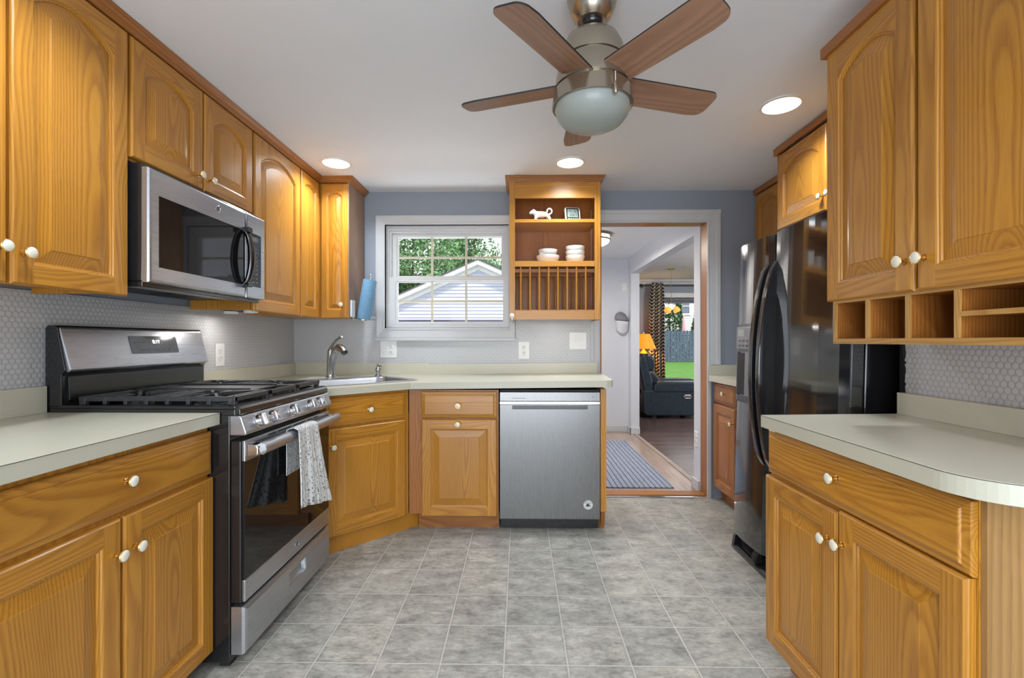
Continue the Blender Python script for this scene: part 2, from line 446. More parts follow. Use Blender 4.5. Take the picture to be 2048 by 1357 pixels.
# ------------------------------------------------------------------ mesh helpers
class MB:
    """collects shapes for ONE mesh; g = the wood grain co-ordinates (across, depth, along) of each vertex"""
    def __init__(self):
        self.v, self.f, self.g, self.mi, self.sm = [], [], [], [], []
        self.cur = 0
        self.smooth = False

    def add(self, vs, fs, gs=None):
        b = len(self.v)
        self.v += [tuple(p) for p in vs]
        self.g += list(gs) if gs else [(0.0, 0.0, 0.0)] * len(vs)
        for f in fs:
            self.f.append([b + i for i in f])
            self.mi.append(self.cur)
            self.sm.append(self.smooth)

    def grain(self, vs, along):
        o = (random.uniform(-.06, .06), random.uniform(.03, .11), random.uniform(0, 40))
        c = [sum(p[k] for p in vs) / len(vs) for k in range(3)]
        perp = [k for k in range(3) if k != along]
        ext = [max(p[k] for p in vs) - min(p[k] for p in vs) for k in perp]
        if ext[1] > ext[0]:
            perp = perp[::-1]
        return [(p[perp[0]] - c[perp[0]] + o[0], p[perp[1]] - c[perp[1]] + o[1], p[along] + o[2]) for p in vs]

    def box(self, x0, y0, z0, x1, y1, z1, g=None):
        if x0 > x1: x0, x1 = x1, x0
        if y0 > y1: y0, y1 = y1, y0
        if z0 > z1: z0, z1 = z1, z0
        vs = [(x0, y0, z0), (x1, y0, z0), (x1, y1, z0), (x0, y1, z0), (x0, y0, z1), (x1, y0, z1), (x1, y1, z1), (x0, y1, z1)]
        fs = [(0, 3, 2, 1), (4, 5, 6, 7), (0, 1, 5, 4), (1, 2, 6, 5), (2, 3, 7, 6), (3, 0, 4, 7)]
        self.add(vs, fs, self.grain(vs, 'xyz'.index(g)) if g else None)
        return self

    def prism(self, poly, a, b, axis='z', g=None):
        """poly (2D) swept from a to b along axis; 2D order: z->(x,y), y->(x,z), x->(y,z)"""
        def P(p, t):
            return {'z': (p[0], p[1], t), 'y': (p[0], t, p[1]), 'x': (t, p[0], p[1])}[axis]
        n = len(poly)
        vs = [P(p, a) for p in poly] + [P(p, b) for p in poly]
        fs = [tuple(range(n))[::-1], tuple(range(n, 2 * n))] + [(i, (i + 1) % n, n + (i + 1) % n, n + i) for i in range(n)]
        self.add(vs, fs, self.grain(vs, 'xyz'.index(g)) if g else None)
        return self

    def lathe(self, prof, o=(0, 0, 0), axis=(0, 0, 1), seg=24, cap=True):
        """prof: (radius, height) pairs along axis from o"""
        q = Vector((0, 0, 1)).rotation_difference(Vector(axis).normalized())
        o = Vector(o)
        vs, fs = [], []
        for r, h in prof:
            for k in range(seg):
                t = 2 * PI * k / seg
                vs.append(o + q @ Vector((r * math.cos(t), r * math.sin(t), h)))
        for i in range(len(prof) - 1):
            for k in range(seg):
                k2 = (k + 1) % seg
                fs.append((i * seg + k, i * seg + k2, (i + 1) * seg + k2, (i + 1) * seg + k))
        if cap:
            if prof[0][0] > 1e-6:
                fs.append(tuple(range(seg))[::-1])
            if prof[-1][0] > 1e-6:
                fs.append(tuple(range((len(prof) - 1) * seg, len(prof) * seg)))
        self.add(vs, fs)
        return self

    def tube(self, pts, r, seg=10, cap=True, flat=1.0):
        pts = [Vector(p) for p in pts]
        rs = r if isinstance(r, (list, tuple)) else [r] * len(pts)
        vs, fs = [], []
        up = None
        for i, p in enumerate(pts):
            t = (pts[min(i + 1, len(pts) - 1)] - pts[max(i - 1, 0)]).normalized()
            if up is None:
                a = Vector((0, 0, 1)) if abs(t.z) < 0.9 else Vector((1, 0, 0))
                up = t.cross(a).normalized()
            s = up - t * up.dot(t)
            s.normalize()
            up = s
            w = t.cross(s)
            for k in range(seg):
                a = 2 * PI * k / seg
                vs.append(p + s * (rs[i] * math.cos(a)) + w * (rs[i] * flat * math.sin(a)))
        for i in range(len(pts) - 1):
            for k in range(seg):
                k2 = (k + 1) % seg
                fs.append((i * seg + k, i * seg + k2, (i + 1) * seg + k2, (i + 1) * seg + k))
        if cap:
            fs.append(tuple(range(seg))[::-1])
            fs.append(tuple(range((len(pts) - 1) * seg, len(pts) * seg)))
        self.add(vs, fs)
        return self

    def bar(self, a, b, w, h):
        """rectangular bar from a to b, w wide, h high"""
        a, b = Vector(a), Vector(b)
        t = (b - a).normalized()
        u = Vector((0, 0, 1)) if abs(t.z) < 0.95 else Vector((0, 1, 0))
        s = t.cross(u).normalized() * (w / 2)
        n = s.cross(t).normalized() * (h / 2)
        vs = [a - s - n, a + s - n, a + s + n, a - s + n, b - s - n, b + s - n, b + s + n, b - s + n]
        self.add(vs, [(0, 3, 2, 1), (4, 5, 6, 7), (0, 1, 5, 4), (1, 2, 6, 5), (2, 3, 7, 6), (3, 0, 4, 7)])
        return self

    def ball(self, c, rx, ry=None, rz=None, seg=16, rings=10):
        ry = ry or rx
        rz = rz or rx
        vs, fs = [], []
        for i in range(rings + 1):
            p = PI * i / rings
            for k in range(seg):
                t = 2 * PI * k / seg
                vs.append((c[0] + rx * math.sin(p) * math.cos(t), c[1] + ry * math.sin(p) * math.sin(t), c[2] + rz * math.cos(p)))
        for i in range(rings):
            for k in range(seg):
                k2 = (k + 1) % seg
                fs.append((i * seg + k, (i + 1) * seg + k, (i + 1) * seg + k2, i * seg + k2))
        self.add(vs, fs)
        return self

    def grid(self, fn, nu, nv, gfn=None):
        vs, gs, fs = [], [], []
        for j in range(nv + 1):
            for i in range(nu + 1):
                vs.append(fn(i / nu, j / nv))
                gs.append(gfn(i / nu, j / nv) if gfn else (0, 0, 0))
        for j in range(nv):
            for i in range(nu):
                a = j * (nu + 1) + i
                fs.append((a, a + 1, a + nu + 2, a + nu + 1))
        self.add(vs, fs, gs)
        return self

    def move(self, mtx, start=0):
        for i in range(start, len(self.v)):
            self.v[i] = tuple(mtx @ Vector(self.v[i]))
        return self

    def build(self, name, mats, parent=None, bevel=0.0, seg=2, local=False, sharp=40, solid=0.0, subsurf=0):
        if not isinstance(mats, (list, tuple)):
            mats = [mats]
        off = Vector((0, 0, 0))
        if parent is not None and not local:
            p = parent
            while p is not None:
                off += p.location
                p = p.parent
        me = bpy.data.meshes.new(name)
        me.from_pydata([tuple(Vector(v) - off) for v in self.v], [], self.f)
        for m in mats:
            me.materials.append(m)
        me.polygons.foreach_set('material_index', self.mi)
        if any(g != (0.0, 0.0, 0.0) for g in self.g):
            at = me.attributes.new('grain', 'FLOAT_VECTOR', 'POINT')
            at.data.foreach_set('vector', [c for g in self.g for c in g])
        bm = bmesh.new()
        bm.from_mesh(me)
        bmesh.ops.recalc_face_normals(bm, faces=bm.faces)
        bm.to_mesh(me)
        bm.free()
        if any(self.sm) or subsurf:
            me.polygons.foreach_set('use_smooth', [True] * len(me.polygons))
            me.set_sharp_from_angle(angle=math.radians(sharp))
        o = bpy.data.objects.new(name, me)
        COL.objects.link(o)
        if parent is not None:
            o.parent = parent
        if solid:
            md = o.modifiers.new('thick', 'SOLIDIFY')
            md.thickness = solid
            md.offset = 0
        if bevel:
            md = o.modifiers.new('bevel', 'BEVEL')
            md.width = bevel
            md.segments = seg
            md.limit_method = 'ANGLE'
            md.angle_limit = math.radians(35)
        if subsurf:
            md = o.modifiers.new('subd', 'SUBSURF')
            md.levels = md.render_levels = subsurf
        return o

def smb():
    m = MB()
    m.smooth = True
    return m

def tag(o, label, cat, group=None):
    o['label'] = label
    o['category'] = cat
    if group:
        o['group'] = group
    return o

def thing(name, label, cat, loc=(0, 0, 0), rot=(0, 0, 0), group=None):
    o = bpy.data.objects.new(name, None)
    o.empty_display_size = 0.05
    o.location = loc
    o.rotation_euler = rot
    COL.objects.link(o)
    return tag(o, label, cat, group)

def struct(o):
    o['kind'] = 'structure'
    return o

def sroot(name, loc=(0, 0, 0)):
    o = bpy.data.objects.new(name, None)
    o.empty_display_size = 0.05
    o.location = loc
    COL.objects.link(o)
    return struct(o)

def kids(o):
    return [c for c in bpy.data.objects if c.parent == o]

def dup(root, loc, label, group=None, rot=None):
    r = root.copy()
    COL.objects.link(r)
    r.location = loc
    if rot:
        r.rotation_euler = rot
    r['label'] = label
    if group:
        r['group'] = group
    def rec(src, dst):
        for ch in kids(src):
            c = ch.copy()
            COL.objects.link(c)
            c.parent = dst
            rec(ch, c)
    rec(root, r)
    return r

def text_shape(s, size):
    """letters as flat faces: (verts in x,y, faces)"""
    cu = bpy.data.curves.new('letters', 'FONT')
    cu.body = s
    cu.size = size
    cu.align_x = 'CENTER'
    cu.align_y = 'CENTER'
    cu.resolution_u = 3
    o = bpy.data.objects.new('letters', cu)
    COL.objects.link(o)
    bpy.context.view_layer.update()
    dg = bpy.context.evaluated_depsgraph_get()
    ev = o.evaluated_get(dg)
    me = ev.to_mesh()
    vs = [(v.co.x, v.co.y) for v in me.vertices]
    fs = [tuple(p.vertices) for p in me.polygons]
    ev.to_mesh_clear()
    bpy.data.objects.remove(o)
    bpy.data.curves.remove(cu)
    return vs, fs

def put_text(mb, s, size, F, u, v, d):
    vs, fs = text_shape(s, size)
    mb.add([F(u + x, v + y, d) for x, y in vs], fs)

# a frame on a plane: F(u, v, d) = o + u U + v V + d Nn
def frame(o, U, Nn, V=(0, 0, 1)):
    o, U, Nn, V = Vector(o), Vector(U).normalized(), Vector(Nn).normalized(), Vector(V).normalized()
    return lambda u, v, d=0.0: o + U * u + V * v + Nn * d

def outline(x0, x1, y0, y1, rise, dl, n=18):
    """opening outline: square below, a segmental arch above (rise 0: square), moved inwards by dl"""
    if rise <= 0:
        a = [(x0 + dl, y0 + dl), (x1 - dl, y0 + dl), (x1 - dl, y1 - dl), (x0 + dl, y1 - dl)]
        return a
    hw = (x1 - x0) / 2
    R = (hw * hw + rise * rise) / (2 * rise)
    yc = y1 - R
    xm = (x0 + x1) / 2
    r = R - dl
    h2 = hw - dl
    t = math.asin(min(1, h2 / r))
    pts = [(x0 + dl, y0 + dl), (x1 - dl, y0 + dl)]
    for k in range(n + 1):
        a = t - 2 * t * k / n
        pts.append((xm + r * math.sin(a), yc + r * math.cos(a)))
    return pts

def panel_door(F, w, h, rise=0.0, st=0.056, rb=0.058, rt=0.058, th=0.02):
    """raised panel door: two stiles, two rails, moulded inner edge, bevelled raised panel"""
    mb = MB()
    def G(pts, vert):
        o = (random.uniform(-.05, .05), random.uniform(.03, .10), random.uniform(0, 40))
        cu = sum(p[0] for p in pts) / len(pts)
        cv = sum(p[1] for p in pts) / len(pts)
        if vert:
            return [(p[0] - cu + o[0], p[2] + o[1], p[1] + o[2]) for p in pts]
        return [(p[1] - cv + o[0], p[2] + o[1], p[0] + o[2]) for p in pts]
    def add(pts, fs, vert=True):
        mb.add([F(*p) for p in pts], fs, G(pts, vert))
    pf = [(0, 0), (0, th - .007), (.002, th - .003), (.006, th)]
    # left, right stile with their edges
    x0, x1 = st, w - st
    y0, y1 = rb, h - rt
    for s in (0, 1):
        fx = (lambda u: u) if s == 0 else (lambda u: w - u)
        pts = []
        for i, d in pf:
            pts += [(fx(i), i, d), (fx(i), h - i, d)]
        pts += [(fx(st), .006, th), (fx(st), h - .006, th)]
        add(pts, [(2 * k, 2 * k + 1, 2 * k + 3, 2 * k + 2) for k in range(4)])
    # bottom, top edge + rail
    pts = []
    for i, d in pf:
        pts += [(i, i, d), (w - i, i, d)]
    add(pts, [(2 * k, 2 * k + 1, 2 * k + 3, 2 * k + 2) for k in range(3)], False)
    pts = []
    for i, d in pf:
        pts += [(i, h - i, d), (w - i, h - i, d)]
    add(pts, [(2 * k, 2 * k + 1, 2 * k + 3, 2 * k + 2) for k in range(3)], False)
    add([(x0, .006, th), (x1, .006, th), (x1, y0, th), (x0, y0, th)], [(0, 1, 2, 3)], False)
    ol = outline(x0, x1, y0, y1, rise, 0)
    top = ol[2:]
    pts = [(p[0], p[1], th) for p in top] + [(p[0], h - .006, th) for p in top]
    n = len(top)
    add(pts, [(k, k + 1, n + k + 1, n + k) for k in range(n - 1)], False)
    # moulded inner edge
    loops = [(0, th), (.003, th - .0015), (.005, th - .005), (.009, th - .006), (.011, th - .011)]
    pts, fs = [], []
    for dl, d in loops:
        pts += [(p[0], p[1], d) for p in outline(x0, x1, y0, y1, rise, dl)]
    n = len(ol)
    for i in range(len(loops) - 1):
        fs += [(i * n + k, i * n + (k + 1) % n, (i + 1) * n + (k + 1) % n, (i + 1) * n + k) for k in range(n)]
    add(pts, fs)
    # raised panel
    bw = min(.036, (x1 - x0) * .2)
    loops = [(.011, th - .011), (.014, th - .011), (.014 + bw, th - .003), (.017 + bw, th - .0015)]
    pts, fs = [], []
    for dl, d in loops:
        pts += [(p[0], p[1], d) for p in outline(x0, x1, y0, y1, rise, dl)]
    for i in range(len(loops) - 1):
        fs += [(i * n + k, i * n + (k + 1) % n, (i + 1) * n + (k + 1) % n, (i + 1) * n + k) for k in range(n)]
    fs.append(tuple(range((len(loops) - 1) * n, len(loops) * n)))
    add(pts, fs)
    # back
    add([(0, 0, 0), (w, 0, 0), (w, h, 0), (0, h, 0)], [(0, 1, 2, 3)])
    return mb

def drawer_front(F, w, h, th=0.02):
    mb = MB()
    loops = [(0, 0), (0, th - .011), (.003, th - .008), (.018, th - .005), (.020, th - .001), (.023, th)]
    pts, fs = [], []
    for i, d in loops:
        pts += [(i, i, d), (w - i, i, d), (w - i, h - i, d), (i, h - i, d)]
    for i in range(len(loops) - 1):
        fs += [(i * 4 + k, i * 4 + (k + 1) % 4, (i + 1) * 4 + (k + 1) % 4, (i + 1) * 4 + k) for k in range(4)]
    fs.append((20, 21, 22, 23))
    fs.append((3, 2, 1, 0))
    o = (random.uniform(-.03, .03), random.uniform(.03, .09), random.uniform(0, 40))
    mb.add([F(*p) for p in pts], fs, [(p[1] - h / 2 + o[0], p[2] + o[1], p[0] + o[2]) for p in pts])
    return mb

def knob(F, u, v, d, parent, local=False, s=1.0):
    mb = smb()
    o = F(u, v, d)
    ax = F(0, 0, 1) - F(0, 0, 0)
    mb.lathe([(0.0095 * s, 0), (0.0095 * s, .002), (.006 * s, .004), (.0048 * s, .010), (.0055 * s, .016), (.010 * s, .019), (.0165 * s, .022), (.0172 * s, .0245), (.0160 * s, .0265), (.0150 * s, .0265)], o, ax, 20, cap=False)
    mb.cur = 1
    mb.lathe([(.0152 * s, .0262), (.0125 * s, .0285), (.007 * s, .0300), (0, .0304)], o, ax, 20, cap=False)
    return mb.build('knob', [M['brass'], M['cream']], parent, local=local)

CROWN = [(-.012, 0), (0, 0), (.004, .002), (.006, .007), (.012, .010), (.016, .018), (.024, .024), (.027, .029), (.030, .033), (.030, .036), (-.012, .036)]

def crown(path, z, side=1):
    """small cove crown along a 2D path; side +1: the moulding stands out to the right of the path"""
    mb = MB()
    P = [Vector(p) for p in path]
    nrm = []
    for i in range(len(P) - 1):
        t = (P[i + 1] - P[i]).normalized()
        nrm.append(Vector((t.y, -t.x)) * side)
    offs = []
    for i in range(len(P)):
        if i == 0:
            offs.append(nrm[0])
        elif i == len(P) - 1:
            offs.append(nrm[-1])
        else:
            b = nrm[i - 1] + nrm[i]
            offs.append(b / (1 + nrm[i - 1].dot(nrm[i])))
    n = len(CROWN)
    for i in range(len(P) - 1):
        vs = []
        for j in (i, i + 1):
            for o, h in CROWN:
                q = P[j] + offs[j] * o
                vs.append((q.x, q.y, z + h))
        fs = [(k, (k + 1) % n, n + (k + 1) % n, n + k) for k in range(n)]
        fs += [tuple(range(n))[::-1], tuple(range(n, 2 * n))]
        ax = 0 if abs((P[i + 1] - P[i]).x) > abs((P[i + 1] - P[i]).y) else 1
        mb.add(vs, fs, mb.grain(vs, ax))
    return mb

def arc_pts(c, r, a0, a1, n):
    return [(c[0] + r * math.cos(a0 + (a1 - a0) * k / n), c[1] + r * math.sin(a0 + (a1 - a0) * k / n)) for k in range(n + 1)]

def rrect(x0, y0, x1, y1, r, n=5):
    pts = []
    for cx, cy, a in ((x1 - r, y0 + r, -PI / 2), (x1 - r, y1 - r, 0), (x0 + r, y1 - r, PI / 2), (x0 + r, y0 + r, PI)):
        pts += arc_pts((cx, cy), r, a, a + PI / 2, n)
    return pts

# ================================================================== ROOM SHELL
H = 2.295
XL, XR, XN, YB, YR = -1.715, 2.06, 1.38, 3.5, -2.2
WT = 0.12
def sbox(name, mat, *boxes):
    mb = MB()
    for b in boxes:
        mb.box(*b)
    return struct(mb.build(name, mat))

sbox('floor', M['floor'], (XL, YR, -.06, XR, 3.492, 0))
sbox('floor_hall', M['hallfloor'], (.25, 3.492, -.06, 1.46, 6.1, 0))
sbox('floor_living', M['livfloor'], (1.46, 3.62, -.06, 6.0, 8.25, 0))
sbox('ceiling', M['ceiling'], (XL - WT, YR - WT, H, XR + WT, YB + .06, H + .1))
sbox('ceiling_hall', M['ceiling'], (.13, YB + .12, 2.225, 1.45, 6.12, 2.325))
sbox('ceiling_living', M['ceiling'], (1.45, 3.62, 2.245, 6.1, 8.37, 2.345))
sbox('wall_left', M['wall'], (XL - WT, YR - WT, 0, XL, YB + WT, H))
# near right wall: the tiled wall that ends at the fridge alcove
sbox('wall_right', M['wall'], (XN, YR, 0, XR, 1.70, H), (XR, YR - WT, 0, XR + WT, YB + WT, H))
WX0, WX1, WZ0, WZ1 = -1.018, -.084, 1.265, 2.047          # kitchen window opening
DX0, DX1, DZ = .602, 1.414, 2.067                           # doorway rough opening
sbox('wall_back', M['wall'],
     (XL, YB, 0, WX0, YB + WT, H), (WX0, YB, 0, WX1, YB + WT, WZ0), (WX0, YB, WZ1, WX1, YB + WT, H),
     (WX1, YB, 0, DX0, YB + WT, H), (DX0, YB, DZ, DX1, YB + WT, H), (DX1, YB, 0, XR, YB + WT, H))
sbox('wall_rear', M['wall'], (XL, YR - WT, 0, -1.45, YR, H), (1.25, YR - WT, 0, XR, YR, H), (-1.45, YR - WT, 2.2, 1.25, YR, H))
# hall
sbox('wall_hall_left', M['wall_hall'], (.13, YB + WT, 0, .25, 6.12, 2.225))
sbox('wall_hall_front', M['wall_hall'], (.25, 6.0, 0, 1.395, 6.12, 2.225))
sbox('wall_hall_right', M['wall_hall'],
     (1.395, YB + WT, 0, 1.50, 3.745, 2.225), (1.395, 5.85, 0, 1.50, 6.12, 2.225), (1.395, 3.745, 2.015, 1.50, 5.85, 2.225))
# living room
LWX0, LWX1, LWZ0, LWZ1 = 2.50, 4.6, .42, 1.93
sbox('wall_living', M['wall'],
     (1.50, 8.25, 0, LWX0, 8.37, 2.245), (LWX0, 8.25, 0, LWX1, 8.37, LWZ0), (LWX0, 8.25, LWZ1, LWX1, 8.37, 2.245), (LWX1, 8.25, 0, 6.1, 8.37, 2.245))
sbox('wall_living_left', M['wall'], (1.40, 6.12, 0, 1.50, 8.37, 2.245))
sbox('wall_living_right', M['wall'], (6.0, 3.62, 0, 6.1, 8.25, 2.245))
sbox('wall_living_near', M['wall'], (XR + WT, YB, 0, 6.1, YB + WT, 2.345))

# penny-tile wall panels (between counter and wall cabinets)
sbox('wall_tile_left', M['tileX'], (XL, .2, .93, XL + .008, YB, 1.345))
sbox('wall_tile_back', M['tileY'], (XL + .008, YB - .008, .93, -1.085, YB, 1.338), (-1.085, YB - .008, .93, -.03, YB, 1.19), (-.03, YB - .008, .93, .532, YB, 1.338))
mb = MB()
mb.box(XN - .008, -1.0, .93, XN, 1.685, 1.40)
struct(mb.build('wall_tile_right', M['tileX']))
# the torn painted edge where the tile ends at the fridge alcove
mb = MB()
rr = random.Random(3)
pts = [(1.700, .90)]
z = .90
while z < 1.33:
    pts.append((1.676 + rr.uniform(-.006, .005), z))
    z += rr.uniform(.006, .014)
pts.append((1.700, 1.33))
mb.prism(pts, XN - .0095, XN + .001, 'x')
struct(mb.build('trim_alcove_edge', M['black']))
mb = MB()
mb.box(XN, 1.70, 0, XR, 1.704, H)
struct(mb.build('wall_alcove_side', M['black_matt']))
mb = MB()
mb.box(-1.165, YB - .012, 1.335, -1.083, YB, 1.352)
struct(mb.build('trim_1', M['trim']))

# ------------------------------------------------------------------ baseboards, doorway casing, threshold
def skirting(name, boxes):
    mb = MB()
    for (x0, y0, x1, y1) in boxes:
        mb.box(x0, y0, 0, x1, y1, .082)
    return struct(mb.build(name, M['trim'], bevel=.004))
skirting('baseboard_hall_front', [(.25, 5.985, 1.38, 6.0)])
skirting('baseboard_hall_right', [(1.38, 5.836, 1.395, 6.0), (1.38, 5.836, 1.505, 5.85), (1.378, YB + WT, 1.395, 3.757), (1.378, 3.745, 1.505, 3.760)])
skirting('baseboard_living', [(1.50, 8.235, 6.0, 8.25)])

def casing_profile_v(mb, x0, x1, z0, z1, y, flip=False):
    """vertical fluted casing board on the back wall; x0 = inner edge"""
    w = x1 - x0
    prof = [(0, 0), (0, .010), (.10, .014), (.16, .010), (.30, .012), (.62, .016), (.70, .022), (.92, .024), (1, .018), (1, 0)]
    mb.prism([(x0 + w * a, y - d) for a, d in prof], z0, z1, 'z')
dr = sroot('door_1', (1.0, YB, 0))
mb = MB()
casing_profile_v(mb, 1.400, 1.497, .992, 2.149, YB)
mb.box(1.400, YB - .016, 0, 1.425, YB, .992)
casing_profile_v(mb, .602, .530, .93, 2.149, YB)
prof = [(0, 0), (0, .010), (.10, .014), (.16, .010), (.30, .012), (.62, .016), (.70, .022), (.92, .024), (1, .018), (1, 0)]
mb.prism([(YB - d - .0002, 2.054 + .0955 * a) for a, d in prof], .555, 1.4965, 'x')
struct(mb.build('casing', M['trim'], dr))
mb = MB()
mb.box(1.400, YB + .001, 0, DX1, YB + WT, 2.054, 'z')
mb.box(DX0, YB + .001, 0, DX0 + .012, YB + WT, 2.054, 'z')
mb.box(DX0 + .0, YB + .001, 2.054, DX1, YB + WT, DZ, 'x')
struct(mb.build('oak_jamb', M['oak_red'], dr))
mb = MB()
mb.box(DX0 + .012, YB + .012, .0, 1.40, YB + .115, .012, 'x')
struct(mb.build('threshold', M['oak_red'], dr, bevel=.004))
mb = MB()
mb.box(.50, YB - .022, .0005, 1.40, YB + .016, .006)
struct(mb.build('threshold_strip', M['chrome'], dr, bevel=.002))
mb = MB()
mb.box(1.425, 3.745, 0, 1.47, 5.85, .008, 'y')
struct(mb.build('trim_2', M['strip'], bevel=.003))
mb = MB()
mb.prism([(8.25, 2.245), (8.25, 2.17), (8.24, 2.17), (8.235, 2.19), (8.20, 2.225), (8.195, 2.245)], 1.50, 6.0, 'x')
struct(mb.build('trim_3', M['trim']))
mb = MB()
mb.prism([(8.25, .02), (8.25, .20), (8.215, .20), (8.19, .17), (8.19, .06), (8.20, .02)], 1.52, 2.35, 'x')
bh = mb.build('baseboard_heater', M['trim'], None)
tag(bh, 'white baseboard heater along the living room wall behind the recliner', 'heater')

# ------------------------------------------------------------------ kitchen window
w1 = sroot('window_1', (-.55, YB, 1.185))
mb = MB()
ox0, ox1, oz0, oz1 = -1.083, -.034, 1.185, 2.112
ix0, ix1, iz0, iz1 = WX0, WX1, WZ0, WZ1
def picture_frame(mb, o, i, y, prof):
    """mitred board frame; prof = (t 0 outer..1 inner, projection)"""
    c = [(o[0], o[2]), (o[1], o[2]), (o[1], o[3]), (o[0], o[3])]
    d = [(i[0], i[2]), (i[1], i[2]), (i[1], i[3]), (i[0], i[3])]
    vs, fs = [], []
    n = len(prof)
    for k in range(4):
        for t, p in prof:
            vs.append((c[k][0] + (d[k][0] - c[k][0]) * t, y - p, c[k][1] + (d[k][1] - c[k][1]) * t))
    for k in range(4):
        k2 = (k + 1) % 4
        fs += [(k * n + j, k2 * n + j, k2 * n + j + 1, k * n + j + 1) for j in range(n - 1)]
    mb.add(vs, fs)
picture_frame(mb, (ox0, ox1, oz0, oz1), (ix0, ix1, iz0, iz1), YB, [(0, 0), (0, .022), (.15, .024), (.80, .014), (.84, .018), (1, .016), (1, -.03)])
struct(mb.build('window_casing', M['trim'], w1))
mb = MB()
mb.box(ox0 - .004, YB - .034, oz0 - .016, ox1 + .004, YB - .001, oz0 + .004)
struct(mb.build('window_sill', M['trim'], w1, bevel=.003))
mb = MB()
picture_frame(mb, (ix0, ix1, iz0, iz1), (ix0 + .032, ix1 - .022, iz0 + .04, iz1 - .05), YB, [(0, -.03), (.3, -.03), (.3, -.045), (.65, -.045), (.65, -.06), (1, -.06), (1, -.11), (0, -.11)])
struct(mb.build('window_frame', M['vinyl'], w1))
def sash(name, x0, x1, z0, z1, gx0, gx1, gz0, gz1, y, mun):
    mb = MB()
    picture_frame(mb, (x0, x1, z0, z1), (gx0, gx1, gz0, gz1), y, [(0, -.03), (0, 0), (.75, 0), (.80, -.006), (1, -.010), (1, -.03), (0, -.03)])
    s = struct(mb.build(name, M['vinyl'], w1))
    mb = MB()
    for mx in mun[0]:
        mb.box(mx - .0085, y + .012, gz0, mx + .0085, y + .020, gz1)
    mb.box(gx0, y + .0115, mun[1] - .0085, gx1, y + .0205, mun[1] + .0085)
    struct(mb.build('muntin', M['almond_bar'], s))
    mb = MB()
    mb.box(gx0 - .004, y + .022, gz0 - .004, gx1 + .004, y + .025, gz1 + .004)
    struct(mb.build('pane', M['pane'], s))
    return s
sash('upper_sash', -.994, -.098, 1.628, 1.996, -.938, -.140, 1.672, 1.966, YB + .080, ((-.678, -.414), 1.814))
ls = sash('lower_sash', -1.004, -.095, 1.292, 1.658, -.935, -.128, 1.315, 1.618, YB + .048, ((-.672, -.410), 1.472))
for lx in (-.70, -.405):
    mb = MB()
    mb.box(lx - .035, YB + .052, 1.658, lx + .035, YB + .075, 1.668)
    mb.lathe([(.012, 0), (.012, .012), (.006, .014)], (lx, YB + .062, 1.666), (0, 0, 1), 12)
    mb.box(lx - .004, YB + .050, 1.672, lx + .036, YB + .062, 1.680)
    struct(mb.build('sash_lock', M['almond_bar'], ls))

# ------------------------------------------------------------------ living room window, roller shade, rod, curtain
w2 = sroot('window_2', (3.5, 8.25, .42))
mb = MB()
picture_frame(mb, (LWX0 - .08, LWX1 + .08, LWZ0 - .08, LWZ1 + .08), (LWX0, LWX1, LWZ0, LWZ1), 8.25, [(0, 0), (0, .02), (1, .015), (1, -.12)])
struct(mb.build('window_casing', M['trim'], w2))
mb = MB()
picture_frame(mb, (LWX0, LWX1, LWZ0, LWZ1), (LWX0 + .04, LWX1 - .04, LWZ0 + .04, LWZ1 - .04), 8.25, [(0, -.07), (1, -.07), (1, -.1), (0, -.1)])
struct(mb.build('window_frame', M['vinyl'], w2))
mb = MB()
mb.box(LWX0 + .03, 8.335, LWZ0 + .03, LWX1 - .03, 8.339, LWZ1 - .03)
struct(mb.build('pane', M['pane'], w2))
mb = smb()
mb.tube([(LWX0 + .015, 8.29, 1.90), (LWX1 - .015, 8.29, 1.90)], .026, 12)
mb.smooth = False
mb.box(LWX0 + .02, 8.313, 1.835, LWX1 - .02, 8.316, 1.91)
tag(mb.build('roller_shade', M['darksteel'] if False else M['mesh_cap']), 'rolled-up grey roller shade at the top of the living room window', 'window shade')
rod = thing('curtain_rod', 'thin black curtain rod with ball finial above the living room window', 'curtain rod', (2.1, 8.15, 2.135))
mb = smb()
mb.tube([(2.13, 8.15, 2.135), (5.0, 8.15, 2.135)], .011, 10)
mb.build('rod', M['rod'], rod)
mb = smb()
mb.ball((2.105, 8.15, 2.135), .03)
mb.build('finial', M['rod'], rod)
mb = MB()
mb.bar((2.16, 8.15, 2.135), (2.16, 8.249, 2.135), .012, .012)
mb.box(2.145, 8.240, 2.10, 2.175, 8.2495, 2.17)
mb.build('bracket', M['rod'], rod)
def cur(u, v):
    a = u * 5.5 * 2 * PI
    pinch = .8 + .2 * min(1, v * 6)
    x = 2.385 + (u - .5) * .27 * pinch + .012 * math.sin(a * .5 + 1) - .012 * math.sin(v * 3.1)
    y = 8.10 + .038 * math.cos(a) * (.6 + .4 * v)
    return (x, y, 2.175 - v * 1.72)
mb = smb()
mb.grid(cur, 66, 24, lambda u, v: (u * .62, 0, (1 - v) * 1.72))
tag(mb.build('curtain', M['chevron'], solid=.003), 'black and cream zigzag curtain hanging from the rod beside the living room window', 'curtain')

# ================================================================== CABINETS
def carcass_x(x0, x1, y0, y1, z0, z1, **k):
    pass

FL = lambda y, z, x=-1.39: frame((x, y, z), (0, 1, 0), (1, 0, 0))      # on a left-hand unit: u runs away from the camera

